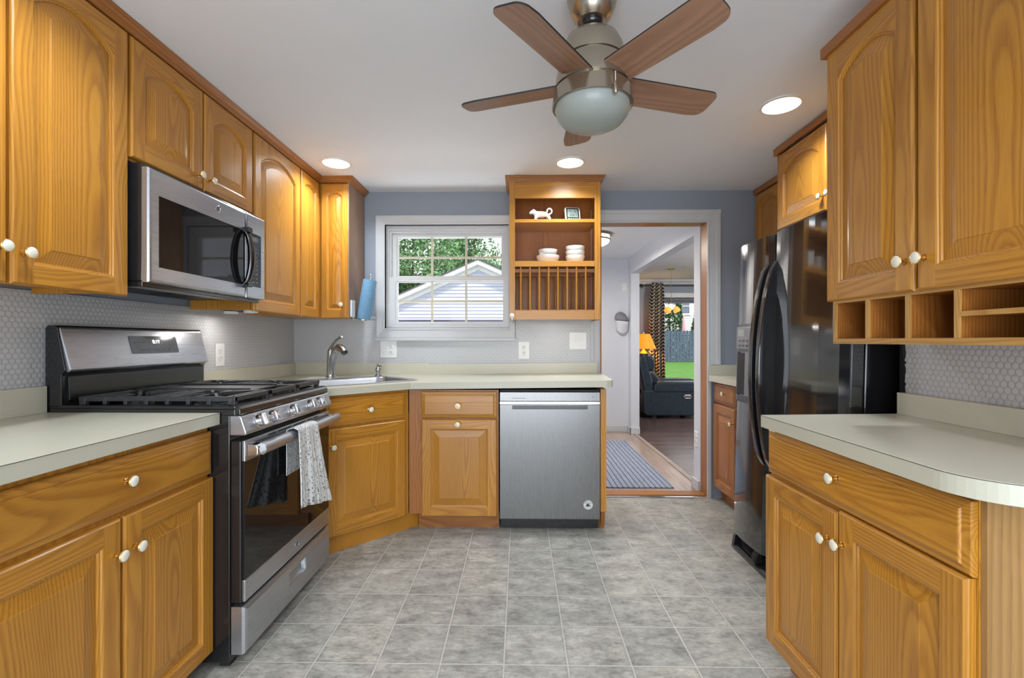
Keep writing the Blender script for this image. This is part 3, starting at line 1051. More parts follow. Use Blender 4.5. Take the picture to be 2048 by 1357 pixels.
def up_left(name, label, y0, y1, z0, z1, doors, knobs, under=None):
    t = thing(name, label, 'cabinet', (-1.55, (y0 + y1) / 2, z0))
    mb = MB()
    mb.box(XL + .010, y0, z0, -1.392, y0 + .016, z1, 'z')
    mb.box(XL + .010, y1 - .016, z0, -1.392, y1, z1, 'z')
    mb.box(XL + .010, y0 + .016, z0 + .018, -1.41, y1 - .016, z0 + .03, 'y')
    mb.box(-1.41, y0 + .016, z0, -1.3905, y1 - .016, z1, 'z')
    mb.box(XL + .010, y0 + .016, z1 - .016, -1.41, y1 - .016, z1, 'y')
    mb.build('body', M['oak'], t)
    for (a, b, za, zb), kn in zip(doors, knobs):
        F = FL(a, za)
        d = panel_door(F, b - a, zb - za, .024 + .12 * (b - a - .11)).build('door', M['oak'], t)
        if kn:
            knob(F, kn[0] - a, kn[1] - za, .02, d)
    return t

up_left('wall_cabinet', 'oak wall cabinet with arched doors left of the microwave', .80, 1.612, 1.335, 2.262,
        [(.840, 1.222, 1.325, 2.25), (1.232, 1.608, 1.325, 2.25)], [(1.201, 1.421), (1.261, 1.414)])
up_left('wall_cabinet', 'short oak wall cabinet with two arched doors above the microwave', 1.616, 2.374, 1.812, 2.262,
        [(1.622, 1.993, 1.822, 2.25), (2.003, 2.366, 1.822, 2.25)], [(1.958, 1.878), (2.032, 1.876)])
up_left('wall_cabinet', 'single door oak wall cabinet right of the microwave', 2.378, 2.898, 1.332, 2.262,
        [(2.384, 2.886, 1.325, 2.25)], [None])
# corner unit with a folding door
t = thing('corner_cabinet', 'oak corner wall cabinet with folding door beside the paper towel', 'cabinet', (-1.45, 3.2, 1.33))
mb = MB()
mb.box(XL + .010, 2.902, 1.332, -1.392, 3.19, 2.262, 'z')
mb.box(XL + .010, 3.19, 1.332, -1.178, 3.488, 2.257, 'z')
mb.build('body', M['oak'], t)
mb = MB()
mb.box(-1.178, 3.172, 1.325, -1.172, 3.488, 2.257, 'z')
mb.build('side_panel', M['veneer'], t)['label'] = 'brown side panel'
F = FL(2.902, 1.325)
panel_door(F, .252, .925, .026, st=.045).build('door', M['oak'], t)
F = frame((-1.366, 3.1895, 1.325), (1, 0, 0), (0, -1, 0))
d = panel_door(F, .190, .925, .030, st=.042).build('door', M['oak'], t)
knob(F, .148, .092, .02, d)
cr = crown([(-1.376, .78), (-1.376, 3.176), (-1.166, 3.176), (-1.166, 3.49)], 2.2575, 1).build('crown_molding', M['oak_red'])
tag(cr, 'dark oak crown molding along the tops of the left wall cabinets', 'molding')

# ------------------------------------------------------------------ left base unit, near
def base_left(y0, y1):
    t = thing('base_cabinet', 'oak base cabinet with one wide drawer left of the range', 'cabinet', (-1.4, (y0 + y1) / 2, 0))
    mb = MB()
    mb.box(XL + .003, y0, .10, -1.107, y1, .870, 'z')
    mb.build('body', M['oak'], t)
    mb = MB()
    mb.box(XL + .003, y0, 0, -1.18, y1, .10, 'y')
    mb.build('toe_kick', M['oak_dark'], t)
    F = FL(y0 + .02, .698, -1.1065)
    d = drawer_front(F, y1 + .004 - y0 - .02, .152).build('drawer', M['oak'], t)
    knob(F, 1.264 - y0 - .02, .085, .02, d)
    for a, b, k in ((y0 + .02, 1.253, 1.233), (1.2625, y1 + .006, 1.294)):
        F = FL(a, .066, -1.1065)
        d = panel_door(F, b - a, .620).build('door', M['oak'], t)
        knob(F, k - a, .525, .02, d)
base_left(.62, 1.630)
ct = thing('countertop', 'almond laminate countertop left of the range with square front edge', 'countertop', (-1.4, .9, .872))
mb = MB()
mb.box(XL + .009, .25, .873, -1.064, 1.633, .914)
mb.build('top', M['laminate'], ct, bevel=.0008)
mb = MB()
mb.box(-1.0645, .25, .9118, -1.0634, 1.633, .9131)
mb.build('edge_seam', M['seam'], ct)['label'] = 'dark seam line along the front edge'
mb = MB()
mb.box(XL + .009, .25, .9141, XL + .028, 1.633, 1.008)
mb.build('backsplash', M['laminate'], ct, bevel=.001)

# ------------------------------------------------------------------ diagonal sink base
S2 = math.sqrt(.5)
sb = thing('sink_base_cabinet', 'oak corner base cabinet set at an angle under the sink', 'cabinet', (-1.0, 2.6, 0))
mb = MB()
mb.prism([(XL + .003, 2.398), (-1.135, 2.398), (-1.060, 2.493), (-.689, 2.864), (-.689, 3.488), (XL + .003, 3.488)], .10, .72, 'z', 'z')
mb.prism([(-1.135, 2.398), (-1.060, 2.493), (-.689, 2.864), (-.72, 2.880), (-1.074, 2.507), (-1.15, 2.41)], .7201, .866, 'z', 'z')
mb.build('body', M['oak'], sb)
mb = MB()
mb.prism([(XL + .003, 2.398), (-1.18, 2.398), (-.642, 2.936), (-.689, 3.488), (XL + .003, 3.488)], 0, .0995, 'z', 'x')
mb.build('toe_kick', M['oak'], sb)
U45, N45 = (S2, S2, 0), (S2, -S2, 0)
F = frame((-1.057, 2.497, .700), U45, N45)
d = drawer_front(F, .492, .154).build('drawer', M['oak'], sb)
knob(F, .252, .076, .02, d)
F = frame((-1.057, 2.497, .098), U45, N45)
d = panel_door(F, .492, .590).build('door', M['oak'], sb)
knob(F, .036, .493, .02, d)

# ------------------------------------------------------------------ back run base unit
bb = thing('base_cabinet', 'narrow oak base cabinet between the sink base and dishwasher', 'cabinet', (-.4, 3.2, 0))
mb = MB()
mb.box(-.684, 2.868, .10, -.130, 3.488, .866, 'z')
mb.build('body', M['oak_red'], bb)
mb = MB()
mb.box(-.634, 2.912, 0, -.128, 3.488, .10, 'x')
mb.build('toe_kick', M['oak_red'], bb)
FB = lambda x, z, y=2.8675: frame((x, y, z), (1, 0, 0), (0, -1, 0))
F = FB(-.606, .696)
d = drawer_front(F, .466, .160).build('drawer', M['oak'], bb)
knob(F, .230, .076, .02, d)
F = FB(-.604, .089)
d = panel_door(F, .464, .598).build('door', M['oak'], bb)
knob(F, .226, .570, .02, d)
ep = thing('end_panel', 'oak end panel standing right of the dishwasher', 'cabinet panel', (.51, 3.2, 0))
mb = MB()
mb.box(.497, 2.862, .120, .531, 3.470, .872, 'z')
mb.box(.497, 2.935, .0, .531, 3.470, .120, 'z')
mb.build('panel', M['oak'], ep)
mb = MB()
mb.prism([(2.878, .118), (2.935, .118), (2.935, .0), (2.910, .0), (2.904, .03), (2.892, .055), (2.884, .08)], .502, .527, 'x', 'z')
mb.build('bracket_foot', M['oak_red'], ep)

# back countertop: follows corner and diagonal; its right half climbs a little, as the photo shows
ct = thing('countertop', 'almond laminate countertop running round the corner under the window', 'countertop', (-.6, 3.1, .872))
SKX0, SKX1, SKY0, SKY1 = -.415, .415, .095, .615        # sink cut-out in the diagonal's own frame
dm = Vector((-.8675, 2.6325, 0))
def D(s, n, z=0):
    p = dm + Vector((S2, S2, 0)) * s + Vector((-S2, S2, 0)) * n
    return (p.x, p.y, z)
tilt = lambda x: .0125 * max(0.0, x + .68)
outer = [(XL + .009, 2.398), (-1.096, 2.398), (-1.065, 2.435), (-.667, 2.833), (-.15, 2.833), (.530, 2.833), (.560, 2.843), (.573, 2.872), (.606, 3.478), (-.2, 3.489), (XL + .009, 3.489)]
hole = [D(*p)[:2] for p in rrect(SKX0 + .02, SKY0 + .02, SKX1 - .02, SKY1 - .09, .05, 4)]
bm = bmesh.new()
def ring(pts, z):
    vs = [bm.verts.new((x, y, z + tilt(x))) for x, y in pts]
    return vs, [bm.edges.new((vs[i], vs[(i + 1) % len(vs)])) for i in range(len(vs))]
vo, eo = ring(outer, .914)
vh, eh = ring(hole, .914)
bmesh.ops.triangle_fill(bm, use_beauty=True, edges=eo + eh)
bmesh.ops.dissolve_limit(bm, angle_limit=.001, verts=bm.verts[:], edges=bm.edges[:])
ex = bmesh.ops.extrude_face_region(bm, geom=bm.faces[:])
for e in ex['geom']:
    if isinstance(e, bmesh.types.BMVert):
        e.co.z -= .042
mb = MB()
bm.verts.index_update()
mb.add([tuple(v.co) for v in bm.verts], [tuple(v.index for v in f.verts) for f in bm.faces])
bm.free()
mb.build('top', M['laminate'], ct, bevel=.0012)
mb = MB()
mb.box(XL + .0295, YB - .030, .9152, -.68, YB - .0085, 1.004)
mb.add([(x, y, z + tilt(x)) for z in (.915, .992) for x, y in ((-.68, YB - .0085), (-.68, YB - .030), (.575, YB - .030), (.575, YB - .0085))], [(0, 1, 2, 3), (4, 5, 6, 7), (0, 1, 5, 4), (1, 2, 6, 5), (2, 3, 7, 6), (3, 0, 4, 7)])
mb.box(XL + .009, 2.398, .9152, XL + .029, YB - .0085, 1.004)
mb.build('backsplash', M['laminate'], ct)

# sink, faucet, soap dispenser
sk = thing('sink', 'stainless steel drop-in sink set across the corner of the countertop', 'sink', D(0, .36, .915))
mb = smb()
lo = [(rrect(SKX0, SKY0, SKX1, SKY1, .04, 5), .9155), (rrect(SKX0 + .004, SKY0 + .004, SKX1 - .004, SKY1 - .004, .04, 5), .9205),
      (rrect(SKX0 + .032, SKY0 + .030, SKX1 - .032, SKY1 - .100, .06, 5), .9190), (rrect(SKX0 + .038, SKY0 + .036, SKX1 - .038, SKY1 - .106, .06, 5), .9120),
      (rrect(SKX0 + .055, SKY0 + .052, SKX1 - .055, SKY1 - .122, .06, 5), .76), (rrect(SKX0 + .10, SKY0 + .09, SKX1 - .10, SKY1 - .16, .05, 5), .735)]
vs, fs = [], []
n = len(lo[0][0])
for pts, z in lo:
    vs += [D(s, q, z) for s, q in pts]
for i in range(len(lo) - 1):
    fs += [(i * n + k, i * n + (k + 1) % n, (i + 1) * n + (k + 1) % n, (i + 1) * n + k) for k in range(n)]
fs.append(tuple(range((len(lo) - 1) * n, len(lo) * n)))
mb.add(vs, fs)
mb.build('basin', M['steel_sink'], sk, sharp=50)
mb = smb()
mb.lathe([(.045, 0), (.045, .003), (.03, .004), (.012, .001)], D(0, .33, .7355), (0, 0, 1), 20)
mb.build('drain', M['chrome'], sk)
fp = Vector(D(.065, .655, .920))
fa = thing('faucet', 'brushed nickel single-lever kitchen faucet arching over the corner sink', 'faucet', tuple(fp))
dd = Vector((.75, -.60, 0)).normalized()
P3 = lambda a, z: fp + dd * a + Vector((0, 0, z))
mb = smb()
mb.lathe([(.034, 0), (.034, .006), (.029, .010), (.027, .03), (.024, .12), (.022, .165), (.021, .185), (.014, .197), (0, .198)], fp, (0, 0, 1), 20)
mb.build('body', M['faucet'], fa)
mb = smb()
mb.tube([P3(.012, .02), P3(.016, .07), P3(.024, .12), P3(.040, .160), P3(.066, .190), P3(.098, .205), P3(.130, .203), P3(.155, .190), P3(.172, .172)], [.021, .0215, .022, .0225, .023, .0235, .024, .025, .026], 14)
mb.cur = 1
q = (P3(.172, .172) - P3(.155, .190)).normalized()
mb.lathe([(.023, 0), (.021, .004), (0, .005)], P3(.172, .172), q, 14)
mb.build('spout', [M['faucet'], M['black']], fa)
mb = smb()
mb.tube([P3(.0, .192), P3(.030, .225), P3(.070, .252), P3(.105, .266), P3(.140, .276)], [.015, .0105, .0085, .0078, .009], 10)
mb.build('lever', M['faucet'], fa)
sp = Vector(D(.375, .575, .9205))
sd = thing('soap_dispenser', 'small nickel soap dispenser pump at the back rim of the sink', 'soap dispenser', tuple(sp))
mb = smb()
mb.lathe([(.025, 0), (.024, .005), (.015, .010), (.013, .018), (.019, .030), (.023, .042), (.018, .056), (.012, .062)], sp, (0, 0, 1), 16)
mb.build('body', M['faucet'], sd)
mb = smb()
mb.lathe([(.011, .060), (.013, .080), (.0, .084)], sp, (0, 0, 1), 12)
mb.tube([sp + Vector((0, 0, .070)), sp + dd * .03 + Vector((0, 0, .070)), sp + dd * .042 + Vector((0, 0, .062))], .005, 8)
mb.build('pump', M['faucet'], sd)

# ------------------------------------------------------------------ dishwasher
dw = thing('dishwasher', 'stainless steel dishwasher under the countertop beside the doorway', 'dishwasher', (.186, 3.15, 0))
mb = MB()
mb.box(-.122, 2.884, .085, .491, 3.48, .866)
mb.build('tub', M['black_matt'], dw)
mb = MB()
X0, X1 = -.121, .491
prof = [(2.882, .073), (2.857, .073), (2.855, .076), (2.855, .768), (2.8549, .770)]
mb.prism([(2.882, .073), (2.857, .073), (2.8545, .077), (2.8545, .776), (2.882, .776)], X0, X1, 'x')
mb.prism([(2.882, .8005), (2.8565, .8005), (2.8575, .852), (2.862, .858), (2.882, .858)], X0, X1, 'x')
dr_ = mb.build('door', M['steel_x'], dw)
mb = MB()
mb.prism([(2.882, .776), (2.8545, .776), (2.8490, .781), (2.8490, .796), (2.8545, .8005), (2.882, .8005)], X0, X1, 'x')
mb.build('handle_rail', M['chrome'], dr_)
mb = MB()
mb.box(-.046, 2.8532, .749, .417, 2.8545, .773)
mb.build('handle_pocket', M['black'], dr_)
mb = MB()
mb.box(-.05, 2.8556, .8155, .037, 2.857, .8175)
mb.build('vent_slot', M['ink'], dr_)
mb = MB()
mb.box(.447, 2.8560, .824, .451, 2.858, .829)
mb.build('indicator_light', M['ink'], dr_)
mb = MB()
mb.box(-.119, 2.905, .002, .489, 2.93, .071)
mb.build('toe_panel', M['black'], dw)
st = thing('sticker', 'round white sticker with black print low on the dishwasher door', 'sticker', (.419, 2.854, .164))
F = frame((.419, 2.8542, .164), (1, 0, 0), (0, -1, 0))
mb = MB()
mb.lathe([(.029, 0), (.029, .0006)], F(0, 0, 0), (0, -1, 0), 32)
mb.build('disc', M['white'], st)
mb = MB()
for k, ch in enumerate('AMERICA'):
    a = math.radians(148 - k * 19.5)
    vs, fs = text_shape(ch, .0115)
    ca, sa = math.cos(a - PI / 2), math.sin(a - PI / 2)
    mb.add([F(.0215 * math.cos(a) + x * ca - y * sa, .0215 * math.sin(a) + x * sa + y * ca, .0009) for x, y in vs], fs)
for k in range(9):
    a = math.radians(205 + k * 16)
    mb.lathe([(.0016, 0), (0, .0001)], F(.0225 * math.cos(a), .0225 * math.sin(a), .0008), (0, -1, 0), 8)
for pts in ([(-.013, -.006), (-.004, -.011), (.006, -.008), (.014, -.010), (.013, -.003), (.004, -.001), (.0, .003), (.012, .003), (.011, .008), (-.004, .009), (-.010, .004), (-.008, -.001), (-.014, .0)],):
    mb.add([F(x, y, .0009) for x, y in pts], [tuple(range(len(pts)))])
for s in (.0155, .0275):
    pa = [F(s * math.cos(2 * PI * k / 40), s * math.sin(2 * PI * k / 40), .0008) for k in range(40)]
    pb = [F((s + .0007) * math.cos(2 * PI * k / 40), (s + .0007) * math.sin(2 * PI * k / 40), .0008) for k in range(40)]
    mb.add(pa + pb, [(k, (k + 1) % 40, 40 + (k + 1) % 40, 40 + k) for k in range(40)])
mb.build('lettering', M['ink'], st)

# ================================================================== PLATE RACK CABINET and what stands in it
pr = thing('plate_rack_cabinet', 'oak open-shelf cabinet with plate rack between window and doorway', 'cabinet', (.24, 3.33, 1.314))
x0, x1, y0, y1, z0, z1 = -.070, .552, 3.182, 3.488, 1.314, 2.262
ox0, ox1 = -.032, .512
mb = MB()
mb.box(x0, y0 + .019, z0, x0 + .016, y1, z1, 'z')
mb.box(x1 - .016, y0 + .019, z0, x1, y1, z1, 'z')
mb.box(x0, y0, z0, ox0, y0 + .019, z1, 'z')
mb.box(ox1, y0, z0, x1, y0 + .019, z1, 'z')
mb.box(ox0, y0, 2.146, ox1, y0 + .019, z1, 'x')
mb.box(ox0, y0, 1.678, ox1, y0 + .019, 1.716, 'x')
mb.box(ox0, y0, z0, ox1, y0 + .019, 1.378, 'x')
mb.box(x0 + .016, y0 + .019, z0 + .02, x1 - .016, y1, z0 + .032, 'x')
mb.box(x0 + .016, y0 + .019, z1 - .014, x1 - .016, y1, z1, 'x')
mb.build('body', M['oak'], pr, bevel=.0015)
mb = MB()
mb.box(x0 + .016, y1 - .008, z0 + .032, x1 - .016, y1 - .001, z1 - .014, 'z')
mb.build('back_panel', M['oak_dark'], pr)
for zs in (2.003, 1.717):
    mb = MB()
    mb.box(ox0 - .02 if zs < 2 else ox0 + .001, y0 + (.0195 if zs < 2 else .002), zs - .022 if zs > 2 else zs - .016, (ox1 + .02 if zs < 2 else ox1 - .001), y1 - .009, zs, 'x')
    mb.build('shelf', M['oak'], pr)
mb = MB()
for (yy) in (y0 + .016, y1 - .09):
    mb.box(ox0 - .015, yy + .004, 1.640, ox1 + .015, yy + .022, 1.664, 'x')
    mb.box(ox0 - .015, yy + .004, 1.372, ox1 + .015, yy + .022, 1.384, 'x')
mb.build('dowel_rail', M['oak_dark'], pr)
dow = None
for row, yy in enumerate((y0 + .010, y1 - .077)):
    for k in range(8):
        xx = .0075 + k * .0636
        if dow is None:
            mb = smb()
            pts = [Vector((xx, yy, 1.372)), Vector((xx, yy, 1.45)), Vector((xx, yy, 1.60)), Vector((xx, yy, 1.676))]
            mb.tube(pts, .0068, 10)
            o_ = (.02, .05, 3)
            mb.g = [((v[0] - xx) + .01, (v[1] - yy) + .05, v[2]) for v in mb.v]
            dow = mb.build('dowel', M['oak'], pr)
            first = (xx, yy)
        else:
            d = dow.copy()
            COL.objects.link(d)
            d.location = (xx - first[0], yy - first[1], 0)
crown([(x0, y1), (x0, y0), (x1, y0), (x1, y1)][::-1], 2.2575, -1).build('crown', M['oak_red'], pr)

# cow-shaped creamer: one continuous skin surface
def skin(name, verts, edges, radii, mat, parent, sub=2, root=0):
    off = Vector((0, 0, 0))
    p = parent
    while p is not None:
        off += p.location
        p = p.parent
    me = bpy.data.meshes.new(name)
    me.from_pydata([tuple(Vector(v) - off) for v in verts], edges, [])
    me.materials.append(mat)
    o = bpy.data.objects.new(name, me)
    COL.objects.link(o)
    o.parent = parent
    md = o.modifiers.new('skin', 'SKIN')
    md.use_smooth_shade = True
    sv = me.skin_vertices
    if not sv:
        bm = bmesh.new()
        bm.from_mesh(me)
        bm.verts.layers.skin.verify()
        bm.to_mesh(me)
        bm.free()
        sv = me.skin_vertices
    for i, r in enumerate(radii):
        sv[0].data[i].radius = (r, r) if not isinstance(r, tuple) else r
        sv[0].data[i].use_root = (i == root)
    sd_ = o.modifiers.new('subd', 'SUBSURF')
    sd_.levels = sd_.render_levels = sub
    return o

cz = 2.004
cw = thing('cow_creamer', 'white porcelain cow-shaped creamer with looped tail on the top shelf', 'creamer', (.150, 3.262, cz))
bx, by = .150, 3.262
V = [(bx + .035, by, cz + .052), (bx + .0, by, cz + .051), (bx - .034, by, cz + .054), (bx - .052, by, cz + .070), (bx - .070, by - .004, cz + .064), (bx - .084, by - .006, cz + .055),
     (bx + .052, by, cz + .048),
     (bx - .036, by - .020, cz + .026), (bx - .044, by - .022, cz + .004),
     (bx - .030, by + .020, cz + .026), (bx - .028, by + .022, cz + .004),
     (bx + .056, by - .018, cz + .026), (bx + .062, by - .020, cz + .004),
     (bx + .050, by + .018, cz + .026), (bx + .048, by + .022, cz + .004),
     (bx - .055, by - .018, cz + .084), (bx - .055, by + .016, cz + .086)]
E_ = [(0, 1), (1, 2), (2, 3), (3, 4), (4, 5), (0, 6), (2, 7), (7, 8), (2, 9), (9, 10), (6, 11), (11, 12), (6, 13), (13, 14), (3, 15), (3, 16)]
R_ = [.021, .021, .022, .016, .013, .010, .019, .012, .0085, .012, .0085, .012, .0085, .012, .0085, .004, .004]
skin('body', V, E_, R_, M['porcelain'], cw, 2, 1)
mb = smb()
loop = [(bx + .058 + .017 * math.cos(a), by, cz + .074 + .019 * math.sin(a)) for a in [-1.9 + k * .42 for k in range(14)]]
mb.tube([(bx + .060, by, cz + .046)] + loop, .0058, 10)
mb.build('tail_handle', M['porcelain'], cw)

# tilted weather display
wd = thing('weather_display', 'small silver-framed weather display leaning on the top shelf', 'digital display', (.373, 3.262, 2.0045), (math.radians(-14), 0, math.radians(10)))
mb = MB()
mb.prism(rrect(-.055, .002, .055, .108, .014), -.006, .008, 'y')
mb.build('case', M['white'], wd, bevel=.003, local=True)
mb = MB()
mb.prism(rrect(-.046, .010, .046, .100, .010), -.0085, -.0055, 'y')
mb.build('bezel', M['darksteel'], wd, bevel=.001, local=True)
mb = MB()
mb.box(-.037, -.0095, .028, .037, -.0075, .092)
sc_ = mb.build('screen', M['lcd'], wd, local=True)
mb = MB()
Fd = lambda u, v, d=0: Vector((u, -.0098 - d, v))
put_text(mb, '72', .026, Fd, -.016, .074, 0)
put_text(mb, '58', .020, Fd, .019, .073, 0)
put_text(mb, '8:19', .020, Fd, -.004, .044, 0)
mb.build('digits', M['ink'], sc_, local=True)
mb = MB()
for k in range(5):
    mb.box(-.034 + k * .0155, -.0098, .015, -.024 + k * .0155, -.0080, .020)
mb.build('button_row', M['white'], wd, local=True)

def bowl(r, h, loc, label, first=None):
    t = thing('bowl', label, 'bowl', loc, group='white bowls on the middle shelf')
    mb = smb()
    mb.lathe([(r * .58, 0), (r * .60, .002), (r * .80, h * .25), (r * .95, h * .62), (r, h), (r * .965, h + .001), (r * .90, h * .60), (r * .75, h * .28), (r * .5, h * .12), (0, h * .1)], loc, (0, 0, 1), 36, cap=True)
    mb.build('body', M['bowl'], t, sharp=60)
    return t
bz = 1.7175
bowl(.0835, .052, (.200, 3.30, bz), 'wide white bowl at the bottom of the left stack')
bowl(.068, .050, (.200, 3.30, bz + .0445), 'smaller white bowl sitting in the wide bowl of the left stack')
b3 = bowl(.069, .052, (.393, 3.30, bz), 'bottom bowl of the stack of three equal white bowls')
dup(b3, (.393, 3.30, bz + .0325), 'middle bowl of the stack of three equal white bowls')
dup(b3, (.393, 3.30, bz + .0650), 'top bowl of the stack of three equal white bowls')
hk = thing('suction_hook', 'white round hook hanging at the lower left corner of the plate rack cabinet', 'hook', (-.052, 3.178, 1.337))
mb = smb()
mb.lathe([(.0165, 0), (.0165, .003), (.013, .006), (0, .007)], (-.052, 3.1815, 1.342), (0, -1, 0), 24)
mb.build('disc', M['white'], hk)
mb = smb()
mb.tube([(-.052, 3.1765, 1.333), (-.052, 3.175, 1.315), (-.052, 3.170, 1.306), (-.052, 3.163, 1.308)], .003, 8)
mb.build('prong', M['white'], hk)

# under-cabinet puck lights
def puck(loc, label):
    t = thing('puck_light', label, 'cabinet light', loc, group='puck lights under the wall cabinets')
    mb = smb()
    mb.lathe([(.034, 0), (.036, -.004), (.034, -.012), (.028, -.014)], loc, (0, 0, 1), 24)
    mb.build('housing', M['white'], t)
    mb = smb()
    mb.lathe([(.0275, -.0141), (.018, -.016), (0, -.0165)], loc, (0, 0, 1), 24)
    mb.build('lens', M['cream'], t)
    lamp('tile_fill_light', 'AREA', (loc[0], loc[1], loc[2] - .020), .55, (1.0, .97, .92), shape='DISK', size=.05)  # weak fill added below each puck to brighten the tile
    return t
puck((.275, 3.235, 1.3335), 'white puck light under the plate rack cabinet')
puck((-1.435, 2.46, 1.3315), 'white puck light under the single-door cabinet near its front edge')
puck((-1.585, 2.53, 1.3315), 'white puck light under the single-door cabinet nearer the wall')

# paper towel
ph = thing('paper_towel_holder', 'wire and plate holder on the side of the corner cabinet', 'holder', (-1.13, 3.30, 1.32))
mb = MB()
mb.box(-1.1715, 3.195, 1.335, -1.160, 3.265, 1.452)
mb.build('mounting_plate', M['white'], ph, bevel=.003)
mb = smb()
mb.tube([(-1.165, 3.23, 1.338), (-1.165, 3.23, 1.322), (-1.14, 3.29, 1.319), (-1.118, 3.315, 1.319)], .004, 8)
mb.tube([(-1.120, 3.315, 1.319), (-1.0665, 3.315, 1.640)], .004, 8)
mb.lathe([(.040, 0), (.040, .004), (.0, .004)], (-1.1195, 3.315, 1.3185), Vector((.1645, 0, .986)), 20)
mb.ball((-1.0665, 3.315, 1.640), .008)
mb.build('wire', M['chrome'], ph)
pt = thing('paper_towel_roll', 'blue paper towel roll leaning on its holder beside the window', 'paper towel', (-1.119, 3.315, 1.324))
mb = smb()
ax = Vector((.1645, 0, .986))
mb.lathe([(.009, .002), (.047, .002), (.048, .006), (.048, .282), (.047, .286), (.016, .286), (.016, .276), (.009, .276)], Vector((-1.1187, 3.315, 1.3225)), ax, 32, cap=False)
mb.build('roll', M['paper_blue'], pt)

# outlets and switches
def plate(F, w, h, label, kinds, cat='outlet'):
    o = F(0, 0, 0)
    t = thing('outlet' if cat == 'outlet' else 'light_switch', label, cat, tuple(o))
    mb = MB()
    P = lambda u, v, d: tuple(F(u, v, d))
    def bx_(u0, v0, d0, u1, v1, d1):
        vs = [P(u0, v0, d0), P(u1, v0, d0), P(u1, v1, d0), P(u0, v1, d0), P(u0, v0, d1), P(u1, v0, d1), P(u1, v1, d1), P(u0, v1, d1)]
        mb.add(vs, [(0, 3, 2, 1), (4, 5, 6, 7), (0, 1, 5, 4), (1, 2, 6, 5), (2, 3, 7, 6), (3, 0, 4, 7)])
    bx_(-w / 2, -h / 2, 0, w / 2, h / 2, .005)
    mb.build('cover_plate', M['white'], t, bevel=.002)
    for k, kind in enumerate(kinds):
        u = (k - (len(kinds) - 1) / 2) * .046
        if kind == 'outlet':
            for v in (-.020, .020):
                mb = smb()
                mb.lathe([(.0165, 0), (.0165, .002), (.0155, .0028), (0, .0028)], F(u, v, .005), F(0, 0, 1) - F(0, 0, 0), 20)
                s = mb.build('socket', M['white'], t)
                mb = MB()
                for du in (-.0055, .0055):
                    bx_(u + du - .0012, v + .001, .0079, u + du + .0012, v + .009, .0083)
                mb.lathe([(.0023, .0079), (0, .0083)], F(u, v - .007, 0), F(0, 0, 1) - F(0, 0, 0), 8)
                mb.build('slot', M['ink'], s)
        else:
            mb = MB()
            bx_(u - .005, -.012, .005, u + .005, .012, .007)
            bx_(u - .004, -.002, .007, u + .004, .010, .016)
            mb.build('toggle', M['white'], t)
    return t
plate(FB(-.988, 1.106, YB - .0085), .125, .128, 'white double plate with switch and outlet below the window', ('switch', 'outlet'))
plate(FB(.032, 1.098, YB - .0085), .082, .128, 'white outlet on the backsplash below the plate rack cabinet', ('outlet',))
plate(FB(.436, 1.170, YB - .0085), .128, .128, 'white double switch plate on the tile next to the doorway', ('switch', 'switch'), 'light switch')
plate(FL(2.615, 1.09, XL + .0085), .078, .128, 'white outlet on the left tile wall right of the range', ('outlet',))

# ================================================================== MICROWAVE
mw = thing('microwave', 'stainless over-the-range microwave with dark window and curved handle', 'microwave', (-1.5, 2.0, 1.377))
ya, yb_ = 1.6225, 2.3665
mb = MB()
mb.box(XL + .010, ya + .002, 1.382, -1.337, yb_ - .002, 1.803)
mb.box(-1.40, ya + .004, 1.362, -1.337, yb_ - .004, 1.382)
mb.build('body', M['black'], mw, bevel=.003)
FM = lambda y, z: frame((-1.336, y, z), (0, 1, 0), (1, 0, 0))
ysp = 2.204
def slab(F, w, h, th, r=.004, hole=None):
    """door slab with front edges rounded; hole = (u0, v0, u1, v1) opening right through the face, 3 mm deep"""
    mb = MB()
    loops = [(0, 0), (0, th - r), (r * .3, th - r * .3), (r, th)]
    pts, fs = [], []
    for i, d in loops:
        pts += [F(i, i, d), F(w - i, i, d), F(w - i, h - i, d), F(i, h - i, d)]
    for i in range(len(loops) - 1):
        fs += [(i * 4 + k, i * 4 + (k + 1) % 4, (i + 1) * 4 + (k + 1) % 4, (i + 1) * 4 + k) for k in range(4)]
    n = len(pts)
    if hole:
        a, b, c, d_ = hole
        pts += [F(a, b, th), F(c, b, th), F(c, d_, th), F(a, d_, th), F(a, b, th - .004), F(c, b, th - .004), F(c, d_, th - .004), F(a, d_, th - .004)]
        fs += [(n - 4 + k, n - 4 + (k + 1) % 4, n + (k + 1) % 4, n + k) for k in range(4)]
        fs += [(n + k, n + (k + 1) % 4, n + 4 + (k + 1) % 4, n + 4 + k) for k in range(4)]
    else:
        fs.append((n - 4, n - 3, n - 2, n - 1))
    fs.append((3, 2, 1, 0))
    mb.add([tuple(p) for p in pts], fs)
    return mb
F = FM(ya, 1.378)
wd_, hd_ = ysp - .0015 - ya, 1.787 - 1.378
md_ = slab(F, wd_, hd_, .028, .010, (.042, .058, wd_ - .0005, .318)).build('door', M['steel'], mw, sharp=30)
mb = MB()
mb.prism([(ya + .042, 1.436), (ysp - .002, 1.436), (ysp - .002, 1.696), (ya + .042, 1.696)], -1.336 + .022, -1.336 + .0245, 'x')
mb.build('window', M['blackglass'], md_)
F = FM(ysp + .0015, 1.378)
wc = yb_ - ysp - .0015
cp_ = slab(F, wc, hd_, .028, .006, (.0005, .058, wc - .036, .318)).build('control_panel', M['steel'], mw)
mb = MB()
mb.prism([(ysp + .002, 1.436), (ysp + wc - .035, 1.436), (ysp + wc - .035, 1.696), (ysp + .002, 1.696)], -1.336 + .022, -1.336 + .0245, 'x')
mb.build('control_glass', M['blackglass'], cp_)
mb = MB()
rr = random.Random(5)
